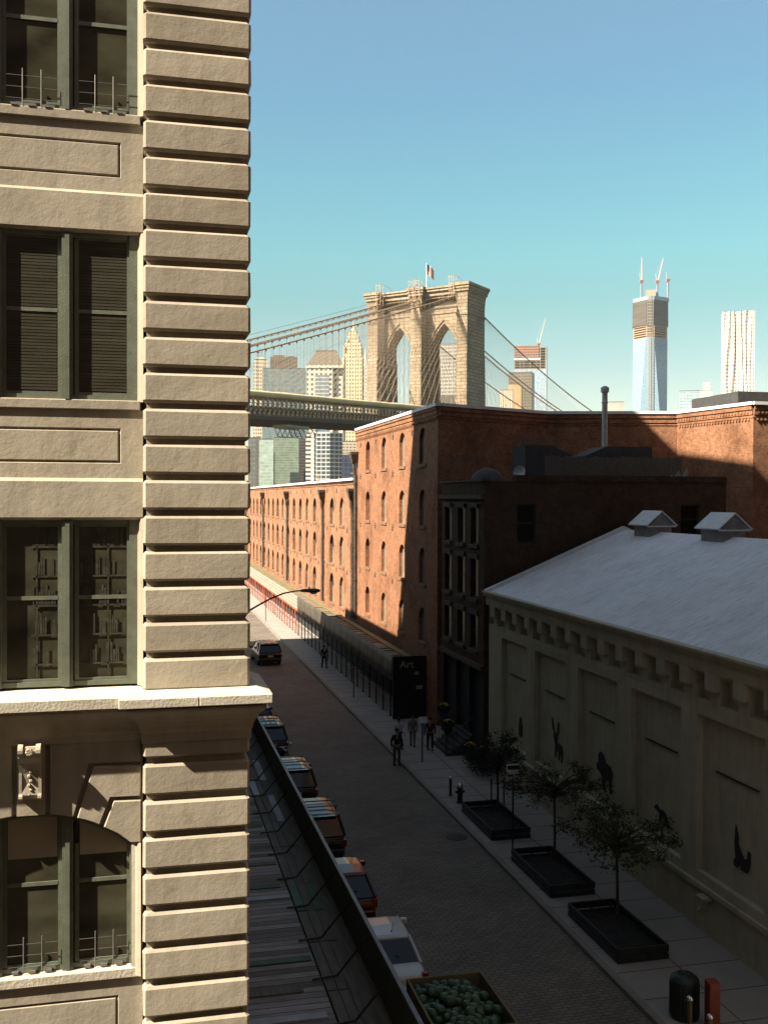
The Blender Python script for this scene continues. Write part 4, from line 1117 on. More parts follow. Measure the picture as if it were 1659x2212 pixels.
# stiffened deck
def dseg(m, x0, x1, s0, s1, zo0, zo1):
    n = 12
    for k in range(n):
        a = s0 + (s1 - s0) * k / n; b = s0 + (s1 - s0) * (k + 1) / n
        za, zb = deckz(a), deckz(b)
        vs = []
        for s, z in ((a, z) for z in (za,)): pass
        vs = [(x0, -a, za + zo0), (x1, -a, za + zo0), (x1, -b, zb + zo0), (x0, -b, zb + zo0), (x0, -a, za + zo1), (x1, -a, za + zo1), (x1, -b, zb + zo1), (x0, -b, zb + zo1)]
        m.add(vs, [(0, 1, 2, 3), (7, 6, 5, 4), (0, 4, 5, 1), (1, 5, 6, 2), (2, 6, 7, 3), (3, 7, 4, 0)])
S0, S1 = -486, 150
m = MB(); dseg(m, -12.9, 12.9, S0, S1, -5.6, -4.9); m.build('roadway', STEELD, BR_)
# wrapped containment along the top chord
m = MB(); vs = []; fs = []; n = 90; random.seed(2)
for k in range(n + 1):
    s = 150 - 156 * k / n; z = deckz(s)
    b = random.uniform(-.08, .08); b2 = random.uniform(-.12, .12)
    for (x, dz) in ((10.5, .0 + b), (12.6, .05 + b), (13.4 + b2 * .5, -.35), (13.5 + b2, -.9), (13.1, -1.35 + b), (11, -1.3)): vs.append((x, -s, z + dz))
for k in range(n):
    for j in range(5): a = k * 6 + j; fs.append((a, a + 1, a + 7, a + 6))
m.add(vs, fs); m.build('wrapped_rail', TARPY, BR_, smooth=True)
# near side truss: posts with bent heads, chords, lattice
m = MB(); m2 = MB(); m3 = MB()
s = 150.0
while s > -4:
    z = deckz(s)
    m.box(12.95, 13.25, -s - .2, -s + .2, z - 4.0, z - 1.9); m.prism([(13.25, -s - .2, z - 1.9), (12.95, -s - .2, z - 2.2), (10.5, -s - .2, z - 1.55), (10.5, -s - .2, z - 1.3), (12.6, -s - .2, z - 1.45)], (0, .4, 0))
    m2.tube((12.4, -s, z - 4.2), (12.4, -s - 2.3, z - 1.5), .1, n=4); m2.tube((12.4, -s - 2.3, z - 4.2), (12.4, -s, z - 1.5), .1, n=4)
    m2.tube((11.5, -s, z - 5.5), (11.5, -s - 2.3, z - 4.0), .12, n=4); m2.tube((11.5, -s - 2.3, z - 5.5), (11.5, -s, z - 4.0), .12, n=4)
    m3.box(13.0, 13.5, -s - .35, -s + .35, z - 5.4, z - 4.9)
    m3.box(12.6, 13.0, -s - .9, -s - .6, z - 4.7, z - 4.1)
    s -= 1.8
for zo0, zo1, x0, x1 in ((-4.15, -3.85, 12.9, 13.3), (-5.75, -5.4, 12.9, 13.45), (-1.6, -1.45, 12.3, 12.8), (-2.9, -2.75, 12.5, 12.7)): dseg(m2, x0, x1, -6, 150, zo0, zo1)
m.build('truss_posts', STEELP, BR_)['kind'] = 'stuff'; m2.build('truss_lattice', STEEL, BR_)['kind'] = 'stuff'; m3.build('floor_beam_ends', STEELP, BR_)['kind'] = 'stuff'
m = MB(); dseg(m, 13.3, 13.45, -6, 150, -6.6, -5.75); dseg(m, -13, -12.6, -6, 150, -6.6, -1); dseg(m, -12.9, 12.9, -6, 150, -6.0, -5.7)
s = 150
while s > 0: z = deckz(s); m.box(-12.6, 13.2, -s - .25, -s + .25, z - 6.7, z - 6.0); s -= 4.7
m.build('floor_beams', plain('soffit_paint', (.075, .06, .04), .8), BR_)
m = MB(); dseg(m, -486 * 0 + 12.5, 13.3, -486, -8, -5.6, -1.2); m.build('far_span_truss', STEEL, BR_)
# travelling maintenance gantry below the deck
TG = empty('inspection_gantry', (0, 0, 0), 0, 'pale green lattice work platform hanging under the bridge deck', 'platform')
TG.location = BR_.matrix_basis @ Vector((0, -86, deckz(86) - 7.4)); TG.rotation_euler = (0, 0, R(-45))
GRNP = plain('pale_green_paint', (.22, .24, .15), .7)
m = MB(); m.box(9, 13.5, -5, 4, -.9, -.3)
m.build('walkway', GRNP, TG)
m = MB()
for k in range(6):
    for x in (9, 13):
        m.tube((x, -4 + k * 2, -1), (x, -4 + k * 2 + 1, -2.9), .09, n=4); m.tube((x, -4 + k * 2 + 1, -2.9), (x, -4 + k * 2 + 2, -1), .09, n=4)
for x in (9, 13): m.tube((x, -3, -2.9), (x, 9, -2.9), .1, n=4); m.tube((x, -4, -1), (x, 9, -1), .1, n=4)
m.build('lattice', GALV, TG)
FP = empty('flagpole', BR_.matrix_basis @ Vector((.3, 0, 79.5)), 0, 'white flagpole with striped flag on top of the stone bridge tower', 'flagpole')
m = MB(); m.lathe([(.9, 0), (.35, .8), (.16, 1.2), (.12, 9.2), (.05, 9.4)], n=8); m.build('pole', plain('white_pole', (.6, .55, .5), .5), FP)
def flagmat():
    m, t, b = _new('striped_flag'); c = t.nodes.new('ShaderNodeTexCoord'); sp = t.nodes.new('ShaderNodeSeparateXYZ'); t.links.new(c.outputs['UV'], sp.inputs[0])
    f = t.nodes.new('ShaderNodeMath'); f.operation = 'MULTIPLY'; f.inputs[1].default_value = 6.5; t.links.new(sp.outputs[1], f.inputs[0])
    g_ = t.nodes.new('ShaderNodeMath'); g_.operation = 'FRACT'; t.links.new(f.outputs[0], g_.inputs[0])
    h = t.nodes.new('ShaderNodeMath'); h.operation = 'GREATER_THAN'; h.inputs[1].default_value = .5; t.links.new(g_.outputs[0], h.inputs[0])
    o = _mix(t, (.55, .5, .45), (.42, .08, .06), h.outputs[0])
    a = t.nodes.new('ShaderNodeMath'); a.operation = 'LESS_THAN'; a.inputs[1].default_value = .4; t.links.new(sp.outputs[0], a.inputs[0])
    d = t.nodes.new('ShaderNodeMath'); d.operation = 'GREATER_THAN'; d.inputs[1].default_value = .46; t.links.new(sp.outputs[1], d.inputs[0])
    e = t.nodes.new('ShaderNodeMath'); e.operation = 'MULTIPLY'; t.links.new(a.outputs[0], e.inputs[0]); t.links.new(d.outputs[0], e.inputs[1])
    o = _mix(t, o, (.08, .09, .18), e.outputs[0]); t.links.new(o, b.inputs['Base Color']); b.inputs['Roughness'].default_value = .8; return m
m = MB(); nu, nv = 12, 8; vs = []; uvs = []
for i in range(nu + 1):
    for j in range(nv + 1):
        u, v = i / nu, j / nv
        vs.append((.1 + u * 2.4, .35 * math.sin(u * 9) * u, 9.1 - (1 - v) * 3.2 - u * 1.9 - .3 * u * math.sin(v * 5)))
fs = [(i * (nv + 1) + j, (i + 1) * (nv + 1) + j, (i + 1) * (nv + 1) + j + 1, i * (nv + 1) + j + 1) for i in range(nu) for j in range(nv)]
m.add(vs, fs); fo = m.build('flag', flagmat(), FP, smooth=True)
for li, l in enumerate(fo.data.loops):
    k = l.vertex_index; fo.data.uv_layers[0].data[li].uv = (k // (nv + 1) / nu, (k % (nv + 1)) / nv)

# ================================================================== SKYLINE
def bmat(wall_, glass, gw, gh, ww=.55, wh=.5, **k): return grid('facade_%d' % len(bpy.data.materials), wall_, glass, gw, gh, ww, wh, **k)
def block(name, label, cx, cy, w_, d_, h, rz, mat, roofm=None, cat='building', z0=-.1, steps=None, group=None):
    root = empty(name, (cx, cy, 0), rz, label, cat)
    m = MB(); m.box(-w_ / 2, w_ / 2, -d_ / 2, d_ / 2, z0, h)
    m.build('shaft', mat, root)
    for i, (sw, sdp, z1, z2) in enumerate(steps or []):
        m = MB(); m.box(-sw / 2, sw / 2, -sdp / 2, sdp / 2, z1, z2); m.build('setback' if i < 9 else 'crown', mat if not roofm else roofm, root)
    m = MB(); m.box(-w_ / 2 + .5, w_ / 2 - .5, -d_ / 2 + .5, d_ / 2 - .5, h, h + .8); m.build('roof', ROOF_D, root)
    return root
CRM = (.60, .50, .37); CRD = (.08, .06, .045)
RZ = -13.4 + 8
def rr(d): return R(d)
A = block('cream_tower', 'cream stepped tower at the left edge of the skyline beside the corner blocks', 114, 1003, 13, 12, 148, rr(-6), bmat(CRM, CRD, 2.2, 3.6, .45, .5), steps=[(9, 9, 148, 151)])
m = MB(); 
for x, y in ((-2, -2), (2, -2), (-2, 2), (2, 2)): m.tube((x, y, 151), (x * .5, y * .5, 160), .25, n=4)
for z in (153, 156, 159): m.tube((-2, -2, z), (2, -2, z), .2, n=4)
m.build('antenna_frame', GALV, A)
GLB = (.16, .21, .22)
A = block('glass_tower', 'wide blue grey glass block with a brown plant box behind the bridge cables', 131, 955, 40, 22, 133.5, rr(-10), bmat((.17, .20, .20), (.14, .18, .185), 1.6, 4, .9, .85, rough=.5, grough=.4))
m = MB(); m.box(-13, 12, -8, 8, 134.3, 145); m.box(-10, 0, -5, 5, 145, 147); m.box(3, 9, -4, 4, 145, 146.3); m.build('plant_box', bmat((.14, .10, .07), (.05, .04, .03), 2.5, 12, .15, .9), A)
A = empty('hip_roofed_tower', (203, 1140, 0), rr(-16), 'striped office tower with sloped hip roof, centre of the skyline', 'building')
w2 = 20; m = MB(); m.box(-w2, w2 * .45, -9, 18, 0, 160); m.box(w2 * .45, w2, -5, 18, 0, 158); m.box(-w2 - 1, w2 + 1, -10, 19, 160, 163)
m.build('shaft', bmat((.62, .53, .40), (.07, .065, .06), 5.2, 5.6, .5, .5), A)
m = MB(); m.box(-11, 5, -9.4, -9.05, 40, 152); m.build('glass_bay', bmat((.45, .42, .36), (.15, .18, .22), 40, 4.4, 1.0, .7, grough=.4), A)
m = MB(); m.rings([[(-w2, -10, 163), (w2, -10, 163), (w2, 19, 163), (-w2, 19, 163)], [(-11, -1, 179), (12, -1, 179), (12, 10, 179), (-11, 10, 179)], [(-11, -1, 181), (12, -1, 181), (12, 10, 181), (-11, 10, 181)]]); m.build('hip_roof', plain('slate_roof', (.11, .085, .06), .8), A)
def spire(cx, cy, w0, levels, name, label, wallc, rz=-20, top=None, glass=(.16, .11, .07)):
    A = empty(name, (cx, cy, 0), rr(rz), label, 'building')
    mt = bmat(wallc, tuple(x * .6 for x in glass), 3.4, 4.6, .42, .5)
    for (w_, z0, z1) in levels:
        m = MB(); m.box(-w_ / 2, w_ / 2, -w_ / 2, w_ / 2, z0, z1)
        if w_ > 8:
            for sx in (-1, 1):
                for sy in (-1, 1): m.box(sx * w_ * .5 - 1.2, sx * w_ * .5 + 1.2, sy * w_ * .5 - 1.2, sy * w_ * .5 + 1.2, z0, z1 - 4)
        m.build('tier', mt, A)
    z = levels[-1][2]; m = MB(); m.lathe([(top[0], z), (top[0] * .45, z + (top[1] - z) * .5), (.5, top[1]), (.15, top[2])], n=8); m.build('spire', plain('spire_stone_%d' % len(bpy.data.materials), tuple(x * .9 for x in wallc), .7), A)
    return A
spire(253, 1227, 20, [(22, 0, 190), (19.5, 190, 203), (13, 203, 212), (9.5, 212, 218)], 'spired_tower', 'tall slender cream tower stepping up to a spire, left of the stone bridge tower', (.56, .45, .29), -18, (3.6, 226, 233))
spire(290, 1325, 9, [(11, 0, 178), (9, 178, 188)], 'green_spired_tower', 'pale tower with pointed green roof just left of the stone bridge tower', (.45, .45, .36), -18, (4.5, 212, 219))
block('bank_tower', 'grey ribbed tower seen through the right arch of the bridge tower', 383, 1250, 26, 24, 209, rr(-32), bmat((.34, .31, .26), (.06, .06, .06), 2.6, 4.6, .5, .6))
m = MB(); m.box(-6, 6, -5, 5, 0, 84); o = m.build('cream_block', CONC); o.location = (204, 672, 0); tag(o, 'small cream block at the foot of the right arch of the bridge tower', 'building')
# tower rising under construction, behind the cables on the right
A = empty('unfinished_tower', (612, 1554, 0), rr(-20), 'unfinished tower with rust coloured open floors and one crane, behind the bridge cables', 'building')
m = MB(); m.box(-25, 25, -16, 16, 0, 222); m.build('glass_shaft', bmat((.34, .40, .45), (.30, .38, .46), 3, 4.2, .92, .9, grough=.5), A)
m = MB()
for k in range(9): m.box(-25, 25, -16, 16, 222 + 4.2 * k, 222.9 + 4.2 * k)
for x in (-24.5, -16, -10, 0, 10, 16, 24.5): m.box(x - .6, x + .6, -16.2, -15, 222, 259)
m.box(-20, 20, -10, 10, 222, 256)
m.build('open_floors', plain('bare_concrete', (.26, .20, .14), .9), A)
m = MB(); m.box(-25.3, 14, -16.4, -16.25, 240, 259.5); m.box(25.25, 25.4, -16, 16, 238, 259); m.build('red_netting', bmat((.34, .17, .10), (.10, .06, .05), 4, 4.2, .75, .55), A)
m = MB(); m.box(-25.4, 16, -16.6, -16.42, 236.5, 239.5); m.build('white_band', COPING, A)
m = MB(); m.tube((27, -16, 0), (27, -16, 256), .8, n=4); m.build('hoist_mast', GALV, A)
def crane(cx, cy, z0, zm, tip, label, par=None, s=1.0):
    A = empty('tower_crane', (cx, cy, z0), 0, label, 'crane')
    m = MB(); m.box(-1.1 * s, 1.1 * s, -1.1 * s, 1.1 * s, 0, zm - z0); m.build('mast', bmat((.17, .18, .24), (.45, .5, .52), 1.1, 2.2, .5, .5), A)
    m = MB(); m.box(-2.6 * s, 2.2 * s, -1.6, 1.6, zm - z0, zm - z0 + 3.2 * s); m.build('cab', plain('crane_red_%d' % len(bpy.data.materials), (.32, .12, .09), .6), A)
    dx, dz = tip; m = MB(); p0 = Vector((.8, 0, zm - z0 + 2)); p1 = Vector((dx, 0, zm - z0 + dz))
    m.tube(p0, p1, 1.15 * s, .5 * s, 4); m.tube(Vector((-1.8, 0, zm - z0 + 2)), Vector((-2.6 * s, 0, zm - z0 + 12 * s)), .5, n=4)
    m.build('jib', plain('crane_white_%d' % len(bpy.data.materials), (.5, .42, .38), .6), A)
    m = MB(); m.tube(Vector((-2.6 * s, 0, zm - z0 + 12 * s)), p1, .12, n=3); m.build('stay', CABLE, A)
    return A
crane(627, 1554, 259, 263, (12, 44), 'leaning crane on top of the unfinished rust coloured tower')
def cr_m(x): return x
block('dark_office_tower', 'dark brown gridded office tower below the unfinished tower', 472, 1227, 30, 22, 173.5, rr(-30), bmat((.17, .14, .10), (.06, .05, .04), 2.0, 3.8, .6, .6))
block('tan_block', 'tan slab in front of the dark gridded office tower', 446, 1180, 16, 7, 153.5, rr(-30), plain('tan_stone', (.42, .29, .15), .9, vs=.05))
block('striped_block', 'white block with brown vertical stripes right of the bridge tower', 401, 1088, 15, 7, 135.5, rr(-28), bmat((.62, .55, .44), (.22, .14, .07), 2.0, 400, .5, 1.0))
block('low_grey_block', 'small plain grey block on the skyline right of the metal flue', 542, 1106, 22, 12, 127, rr(-25), plain('grey_block', (.32, .31, .27), .9, vs=.05))
# the tallest tower, unfinished, three cranes
A = empty('tallest_tower', (850, 1601, 0), rr(-28 - 45 + 45), 'tallest tower on the skyline, tapered glass below dark netted floors, with cranes on top', 'building')
A.rotation_euler.z = rr(-28)
hb = 29.0
def octo(z, t, h_=hb):
    # square turning into a rotated square: t=0 base square (diamond to the viewer), t=1 corners cut fully
    pts = []
    c = h_ * 1.0
    sq = [(-c, -c), (c, -c), (c, c), (-c, c)]
    for i in range(4):
        a = Vector(sq[i]); b = Vector(sq[(i + 1) % 4]); p = Vector(sq[i - 1]); e = t * .5
        q1 = a + (p - a) * e; q2 = a + (b - a) * e
        pts += [(q1.x, q1.y, z), (q2.x, q2.y, z)]
    return pts
A.rotation_euler.z = rr(-28)
m = MB(); m.rings([octo(0, .0001, 28.5), octo(60, .16, 28.5), octo(287, .77, 28.5)]); m.build('glass_shaft', bmat((.22, .30, .36), (.17, .26, .33), 3, 4.0, .94, .86, grough=.45, rough=.5), A)
m = MB()
for k in range(6): m.rings([octo(287 + 4 * k, .77, 28.2), octo(288.4 + 4 * k, .77, 28.2)])
for (x, y, z) in octo(287, .77, 27.5): m.box(x - .7, x + .7, y - .7, y + .7, 287, 309)
m.box(-14, 14, -14, 14, 287, 309)
m.build('open_floors', plain('floor_steel', (.38, .25, .16), .8), A)
m = MB(); m.rings([octo(309, .77, 29.8), octo(351, .77, 29.3)]); m.build('netting', plain('dark_netting', (.075, .062, .05), .9, var=.35, vs=.15, sc3=(.3, .3, 3)), A)
m = MB(); m.rings([octo(351, .77, 29.0), octo(357.5, .77, 28.6)]); m.build('top_netting', plain('blue_netting', (.20, .27, .30), .8), A)
hx, hy = 0.0, -29.6
m = MB(); dv = Vector((hx, hy)).normalized() * 2
for k in (-1, 1):
    for off in (-1.6, 1.6):
        pv = Vector((-dv.y, dv.x)).normalized() * (k * 2.6 + off); m.tube((hx + dv.x + pv.x, hy + dv.y + pv.y, 0), (hx + dv.x + pv.x, hy + dv.y + pv.y, 366), .45, n=4)
z = 4
while z < 366:
    pv = Vector((-dv.y, dv.x)).normalized() * 4.2; m.tube((hx + dv.x + pv.x, hy + dv.y + pv.y, z), (hx + dv.x - pv.x, hy + dv.y - pv.y, z), .4, n=4); z += 5
m.build('hoist', plain('hoist_steel', (.30, .27, .22), .7), A)
m = MB(); m.box(-9, 9, -9, 9, 357, 372); m.build('core', CONC, A)
crane(831, 1597, 357, 384, (.5, 43), 'tall white crane standing upright at the left of the tallest tower', s=1.3)
crane(863, 1601, 357, 386, (11, 43), 'tall white crane leaning right over the middle of the tallest tower', s=1.3)
crane(877, 1590, 352, 387, (8, 6), 'short crane with folded jib at the right of the tallest tower', s=1.3)
block('blue_glass_block', 'low blue grey glass block left of the rippled tower', 680, 1176, 27, 14, 151, rr(-28), bmat((.26, .33, .36), (.19, .26, .30), 4, 3.8, .8, .5, grough=.5))
block('cream_block_tower', 'small cream stepped tower between the blue block and the rippled tower', 728, 1216, 15, 11, 157, rr(-30), bmat((.62, .55, .46), (.30, .22, .15), 3.2, 4.2, .4, .5), steps=[(9, 7, 157, 168)])
# rippled residential tower
A = empty('rippled_tower', (712, 1119, 0), rr(-30), 'tall pale tower with rippled metal facade at the right of the skyline', 'building')
m = MB(); n = 26; vs = []; fs = []; nz = 60; W2 = 19
for j in range(nz + 1):
    z = 243 * j / nz
    e = 2.5 if z < 118 else 0
    for i in range(n + 1):
        x = -W2 + 2 * W2 * i / n
        y = -11 - e * .3 + (1.1 * math.sin(x * 1.15 + 2.2 * math.sin(z * .028 + x * .22)) if 2 < i < n - 2 else 0)
        if n * .42 < i < n * .56: y += 4.5
        vs.append((x * (1 + e * .02), y, z))
for j in range(nz):
    for i in range(n): a = j * (n + 1) + i; fs.append((a, a + 1, a + n + 2, a + n + 1))
m.add(vs, fs); m.box(-W2 + .05, W2 - .05, -9.8, 12, 0, 242.7); m.box(-W2 - 2, W2 + 2, -10.5, 13, 0, 117)
m.build('shaft', bmat((.54, .50, .43), (.15, .12, .09), 3.4, 4.4, .45, .45, grough=.5), A)
# lower blocks seen under the bridge
def low(name, label, cx, cy, w_, d_, h, rz, mat): return block(name, label, cx, cy, w_, d_, h, rr(rz), mat)
low('slate_block', 'dark slate brick block low at the left under the bridge', 86, 803, 8, 8, 60, -8, bmat((.12, .12, .11), (.22, .22, .18), 2.6, 3.6, .35, .45))
low('brown_slab', 'narrow brown slab under the bridge beside the pale glass slab', 88.7, 792, 3, 5, 60, -8, bmat((.13, .11, .09), (.06, .05, .05), 6, 3, .8, .4))
low('pale_glass_slab', 'pale green glass slab under the bridge', 93.3, 781, 11, 3, 58, -10, bmat((.34, .40, .34), (.30, .37, .32), 40, 2.6, 1, .8))
low('green_glass_block', 'broad grey green glass block under the bridge deck', 110.7, 796, 20, 10, 60, -10, bmat((.20, .24, .18), (.17, .21, .16), 40, 2.0, 1, .7))
low('purple_brown_block', 'narrow dark brown block under the bridge left of the white gridded block', 126, 813, 8, 6, 60, -10, bmat((.07, .055, .055), (.05, .04, .04), 30, 2.4, 1, .5))
A = empty('white_grid_block', (133.2, 752, 0), rr(-12), 'white gridded block with dark glass under the bridge', 'building')
m = MB(); m.box(-13.5, -7, -7.6, 8, 0, 62); m.build('end_bay', bmat((.68, .6, .5), (.09, .08, .08), 7.5, 3.2, .72, .5), A)
m = MB(); m.prism([(-7, -7, 0), (4.5, -9.5, 0), (13.5, -5, 0), (13, 8, 0), (-7, 8, 0)], (0, 0, 62)); m.build('shaft', bmat((.46, .44, .42), (.045, .06, .07), 3.6, 3.1, .86, .74, grough=.15), A)
low('cream_ribbed_block', 'cream ribbed block under the bridge right of the white gridded block', 169, 834, 13, 8, 60, -12, bmat((.42, .36, .26), (.14, .11, .07), 3, 2.4, .7, .4))
low('navy_block', 'dark navy block low under the bridge beside the tall warehouse', 127, 628, 9.4, 8, 39.8, -12, bmat((.04, .045, .07), (.03, .035, .06), 3, 3, .8, .8))
for i, (x, y, h) in enumerate(((103, 600, 28), (96, 500, 24), (118, 560, 33), (124, 545, 34))):
    m = MB(); m.tube((0, 0, 0), (0, 0, h), .22, n=5)
    if i != 0: m.box(-3.6, 3.6, -.2, .2, h - 6, h - 5.4); m.box(-3.0, 4.6, -.2, .2, h - 11, h - 10.4)
    o = m.build('ship_mast', plain('varnished_spar_%d' % i, (.5, .28, .12), .6)); o.location = (x, y, 0)
    tag(o, ['bare pole rising behind the low warehouse roof in front of the green glass block', 'leftmost crossed mast behind the low warehouse roof', 'middle crossed mast before the white gridded block', 'rightmost crossed mast before the white gridded block'][i], 'mast', 'ship masts behind the low warehouse')

# ================================================================== CARS
def make_car(name, label, cat, loc, pm, kind='suv', W=1.85, rack=0, group=None, rz=0):
    A = empty(name, loc, rz, label, cat, group)
    L = {'suv': 4.6, 'sedan': 4.5, 'hatch': 4.1}[kind]; hw = W / 2; H = {'suv': 1.74, 'sedan': 1.45, 'hatch': 1.5}[kind]
    belt = {'suv': 1.06, 'sedan': .94, 'hatch': .96}[kind]
    def sec(y, zb, zt, w_, tl=.94):
        return [(-w_ * .9, y, zb), (w_ * .9, y, zb), (w_, y, zb + .12), (w_ * 1.0, y, (zb + zt) / 2 + .05), (w_ * tl, y, zt - .03), (w_ * (tl - .06), y, zt), (-w_ * (tl - .06), y, zt), (-w_ * tl, y, zt - .03), (-w_, y, (zb + zt) / 2 + .05), (-w_, y, zb + .12)]
    m = MB()
    zt0 = belt - .06
    st = [sec(0.0, .46, zt0 - .12, hw * .86), sec(.06, .36, zt0 - .02, hw * .93), sec(.25, .28, belt - .01, hw * .97), sec(.8, .25, belt, hw), sec(L * .5, .24, belt - .01, hw), sec(L * .72, .24, belt - .03, hw), sec(L * .82, .25, belt - .08, hw * .99), sec(L * .93, .27, belt - .2, hw * .94), sec(L * .985, .33, belt - .32, hw * .84), sec(L, .42, belt - .42, hw * .74)]
    st = [list(r) for r in st]; m.rings([r[::-1] for r in st]); 
    body = m.build('body', pm, A, smooth=True, bevel=.03)
    if kind == 'suv': g = (.10, .50, L * .58, L * .76)
    elif kind == 'hatch': g = (.12, .75, L * .55, L * .76)
    else: g = (.62, 1.25, L * .56, L * .76)
    y0, y1, y2, y3 = g; ti = hw * .93; tr = hw * .74
    m = MB(); m.rings([[(-ti, y0, belt - .02), (ti, y0, belt - .02), (ti * 1.0, y3, belt - .05), (-ti * 1.0, y3, belt - .05)][::1], [(-tr, y1, H - .05), (tr, y1, H - .05), (tr, y2, H - .04), (-tr, y2, H - .04)]])
    m.build('cabin_glass', CARG, A)
    # roof with crown, pillars
    m = MB(); e = .03
    rs = []
    for y, dz in ((y1 - .06, -.05), (y1 + .05, -.005), ((y1 + y2) / 2, .03), (y2 - .1, .0), (y2 + .05, -.04)):
        rs.append([(-tr - .02, y, H - .08 + dz * .3), (-tr * .97, y, H + dz - .02), (-tr * .5, y, H + dz + .015), (tr * .5, y, H + dz + .015), (tr * .97, y, H + dz - .02), (tr + .02, y, H - .08 + dz * .3)])
    m.rings(rs)
    def bar(a, b, r): m.tube(a, b, r, n=6)
    for s in (-1, 1):
        bar((s * ti, y0, belt - .03), (s * tr, y1, H - .05), .06); bar((s * ti, y3, belt - .05), (s * tr, y2, H - .05), .045)
        ym = (y0 + y3) / 2; bar((s * (ti + .005), ym, belt), (s * (tr + .01), ym - .03, H - .06), .035)
        bar((s * (tr + .01), y1, H - .055), (s * (tr + .01), y2, H - .055), .035)
        if kind == 'suv': bar((s * (ti + .005), y0 + .85, belt), (s * (tr + .01), y1 + .75, H - .06), .06)
    if kind == 'suv': m.box(-tr * .9, tr * .9, y1 - .2, y1 + .02, H - .06, H - .02)
    m.build('roof', pm, A, smooth=False, bevel=.012)
    for s in (-1, 1):
        for y in (.85, L - .85):
            m = MB(); m.tube((s * (hw - .22), y, .33), (s * (hw - .01), y, .33), .33, n=20); tw = m.build('wheel', TYRE, A, bevel=.02)
            m = MB(); m.tube((s * (hw - .03), y, .33), (s * (hw + .005), y, .33), .2, n=12); m.build('rim', CHROME, tw)
        m = MB(); m.box(s * (hw * .92) - .10, s * (hw * .92) + .06, -.0, .14, .66, .92); m.build('tail_lamp', TAIL, A, bevel=.02)
        m = MB(); m.cbox(s * (hw + .1) - .11, s * (hw + .1) + .11, y3 - .35, y3 - .2, belt - .02, belt + .15, .03); m.build('mirror', pm, A)
    m = MB(); m.cbox(-hw * .9, hw * .9, -.09, .12, .36, .6, .04); m.build('rear_bumper', pm if kind != 'suv' else BLACK, A)
    m = MB(); m.box(-.22, .22, -.02, .015, .66, .8) if kind != 'suv' else m.box(-.22, .22, -.025, .02, .70, .84); m.build('number_plate', PLATE, A)
    if rack:
        m = MB()
        for s in (-1, 1): m.path([(s * tr * .93, y1 + .1, H + .0), (s * tr * .93, y1 + .2, H + .08), (s * tr * .93, y2 - .25, H + .09), (s * tr * .93, y2 - .1, H + .0)], .022, 6)
        ks = {1: (.35, .75), 2: (.2, .5, .85), 3: (.30, .62)}[rack]
        for k in ks: y = y1 + (y2 - y1) * k; ex = .16 if rack == 3 else 0; m.box(-tr * .95 - ex, tr * .95 + ex, y - .03, y + .03, H + .08, H + .115)
        if rack == 2:
            for x in (-.4, -.15, .1, .35): m.box(x, x + .02, y1 + .3, y2 - .3, H + .03, H + .05)
        m.build('roof_rack', BLACK, A)
    m = MB(); m.tube((-.15, y1 - .1 if kind != 'suv' else .2, belt + .1), (.3, y0 + .12, belt + .15), .012, n=4); m.build('wiper', BLACK, A)
    if kind == 'sedan': m = MB(); m.tube((.25, y1 + .2, H), (.25, y1 - .02, H + .38), .006, n=4); m.lathe([(.03, H), (.02, H + .04)], .25, y1 + .2, 8); m.build('aerial', BLACK, A)
    return A
ZR = -.13
make_car('parked_car', 'black car parked farthest along the left kerb, half hidden by the stone cornice', 'car', (6.35, 56.6, ZR), CAR_K, 'hatch', group='cars parked along the left kerb')
make_car('parked_car', 'black off roader with gridded roof rack, second farthest parked on the left', 'car', (6.38, 51.3, ZR), CAR_BR, 'suv', rack=2, group='cars parked along the left kerb')
make_car('parked_car', 'dark blue off roader with roof bars parked behind the gridded rack one', 'car', (6.40, 42.7, ZR), CAR_B, 'suv', 1.9, rack=1, group='cars parked along the left kerb')
make_car('parked_car', 'black off roader with long overhanging roof bars parked in front of the red car', 'car', (6.36, 36.2, ZR), CAR_K, 'suv', 1.86, rack=3, group='cars parked along the left kerb')
make_car('parked_car', 'dark red hatchback parked in front of the white car', 'car', (6.25, 30.6, ZR), CAR_R, 'hatch', 1.8, group='cars parked along the left kerb')
make_car('parked_car', 'white saloon with whip aerial parked nearest, by the melon bin', 'car', (6.42, 25.5, ZR), CAR_W, 'sedan', 1.84, group='cars parked along the left kerb')
make_car('moving_car', 'black sport utility car driving away where the sunlit road begins', 'car', (10.0, 80.6, ZR), CAR_K, 'suv', 1.9, rz=R(3))
# motorcycle behind the second farthest car
MC = empty('motorcycle', (6.9, 49.6, ZR), R(6), 'dark motorcycle with bright handlebar ends parked behind the gridded rack car', 'motorcycle')
for y in (-.7, .75):
    m = MB(); n = 18; rs = []
    for k in range(n): a = 2 * math.pi * k / n; rs.append((0, y + .30 * math.cos(a), .31 + .30 * math.sin(a)))
    m.path(rs + [rs[0]], .055, 6); w_ = m.build('wheel', TYRE, MC); m = MB(); m.tube((-.05, y, .31), (.05, y, .31), .06, n=8)
    for k in range(8): a = math.pi * k / 4; m.tube((0, y, .31), (0, y + .26 * math.cos(a), .31 + .26 * math.sin(a)), .008, n=4)
    m.build('rim', CHROME, w_)
m = MB(); m.sphere((0, .2, .82), .2, 10, 7, .8, 1.6, .75); m.box(-.12, .12, -.1, .35, .32, .65); m.tube((0, -.7, .31), (0, -.1, .5), .04); m.build('frame', CAR_K, MC, smooth=True)
m = MB(); m.cbox(-.14, .14, -.75, -.02, .72, .84, .04); m.build('seat', C_BLACK, MC)
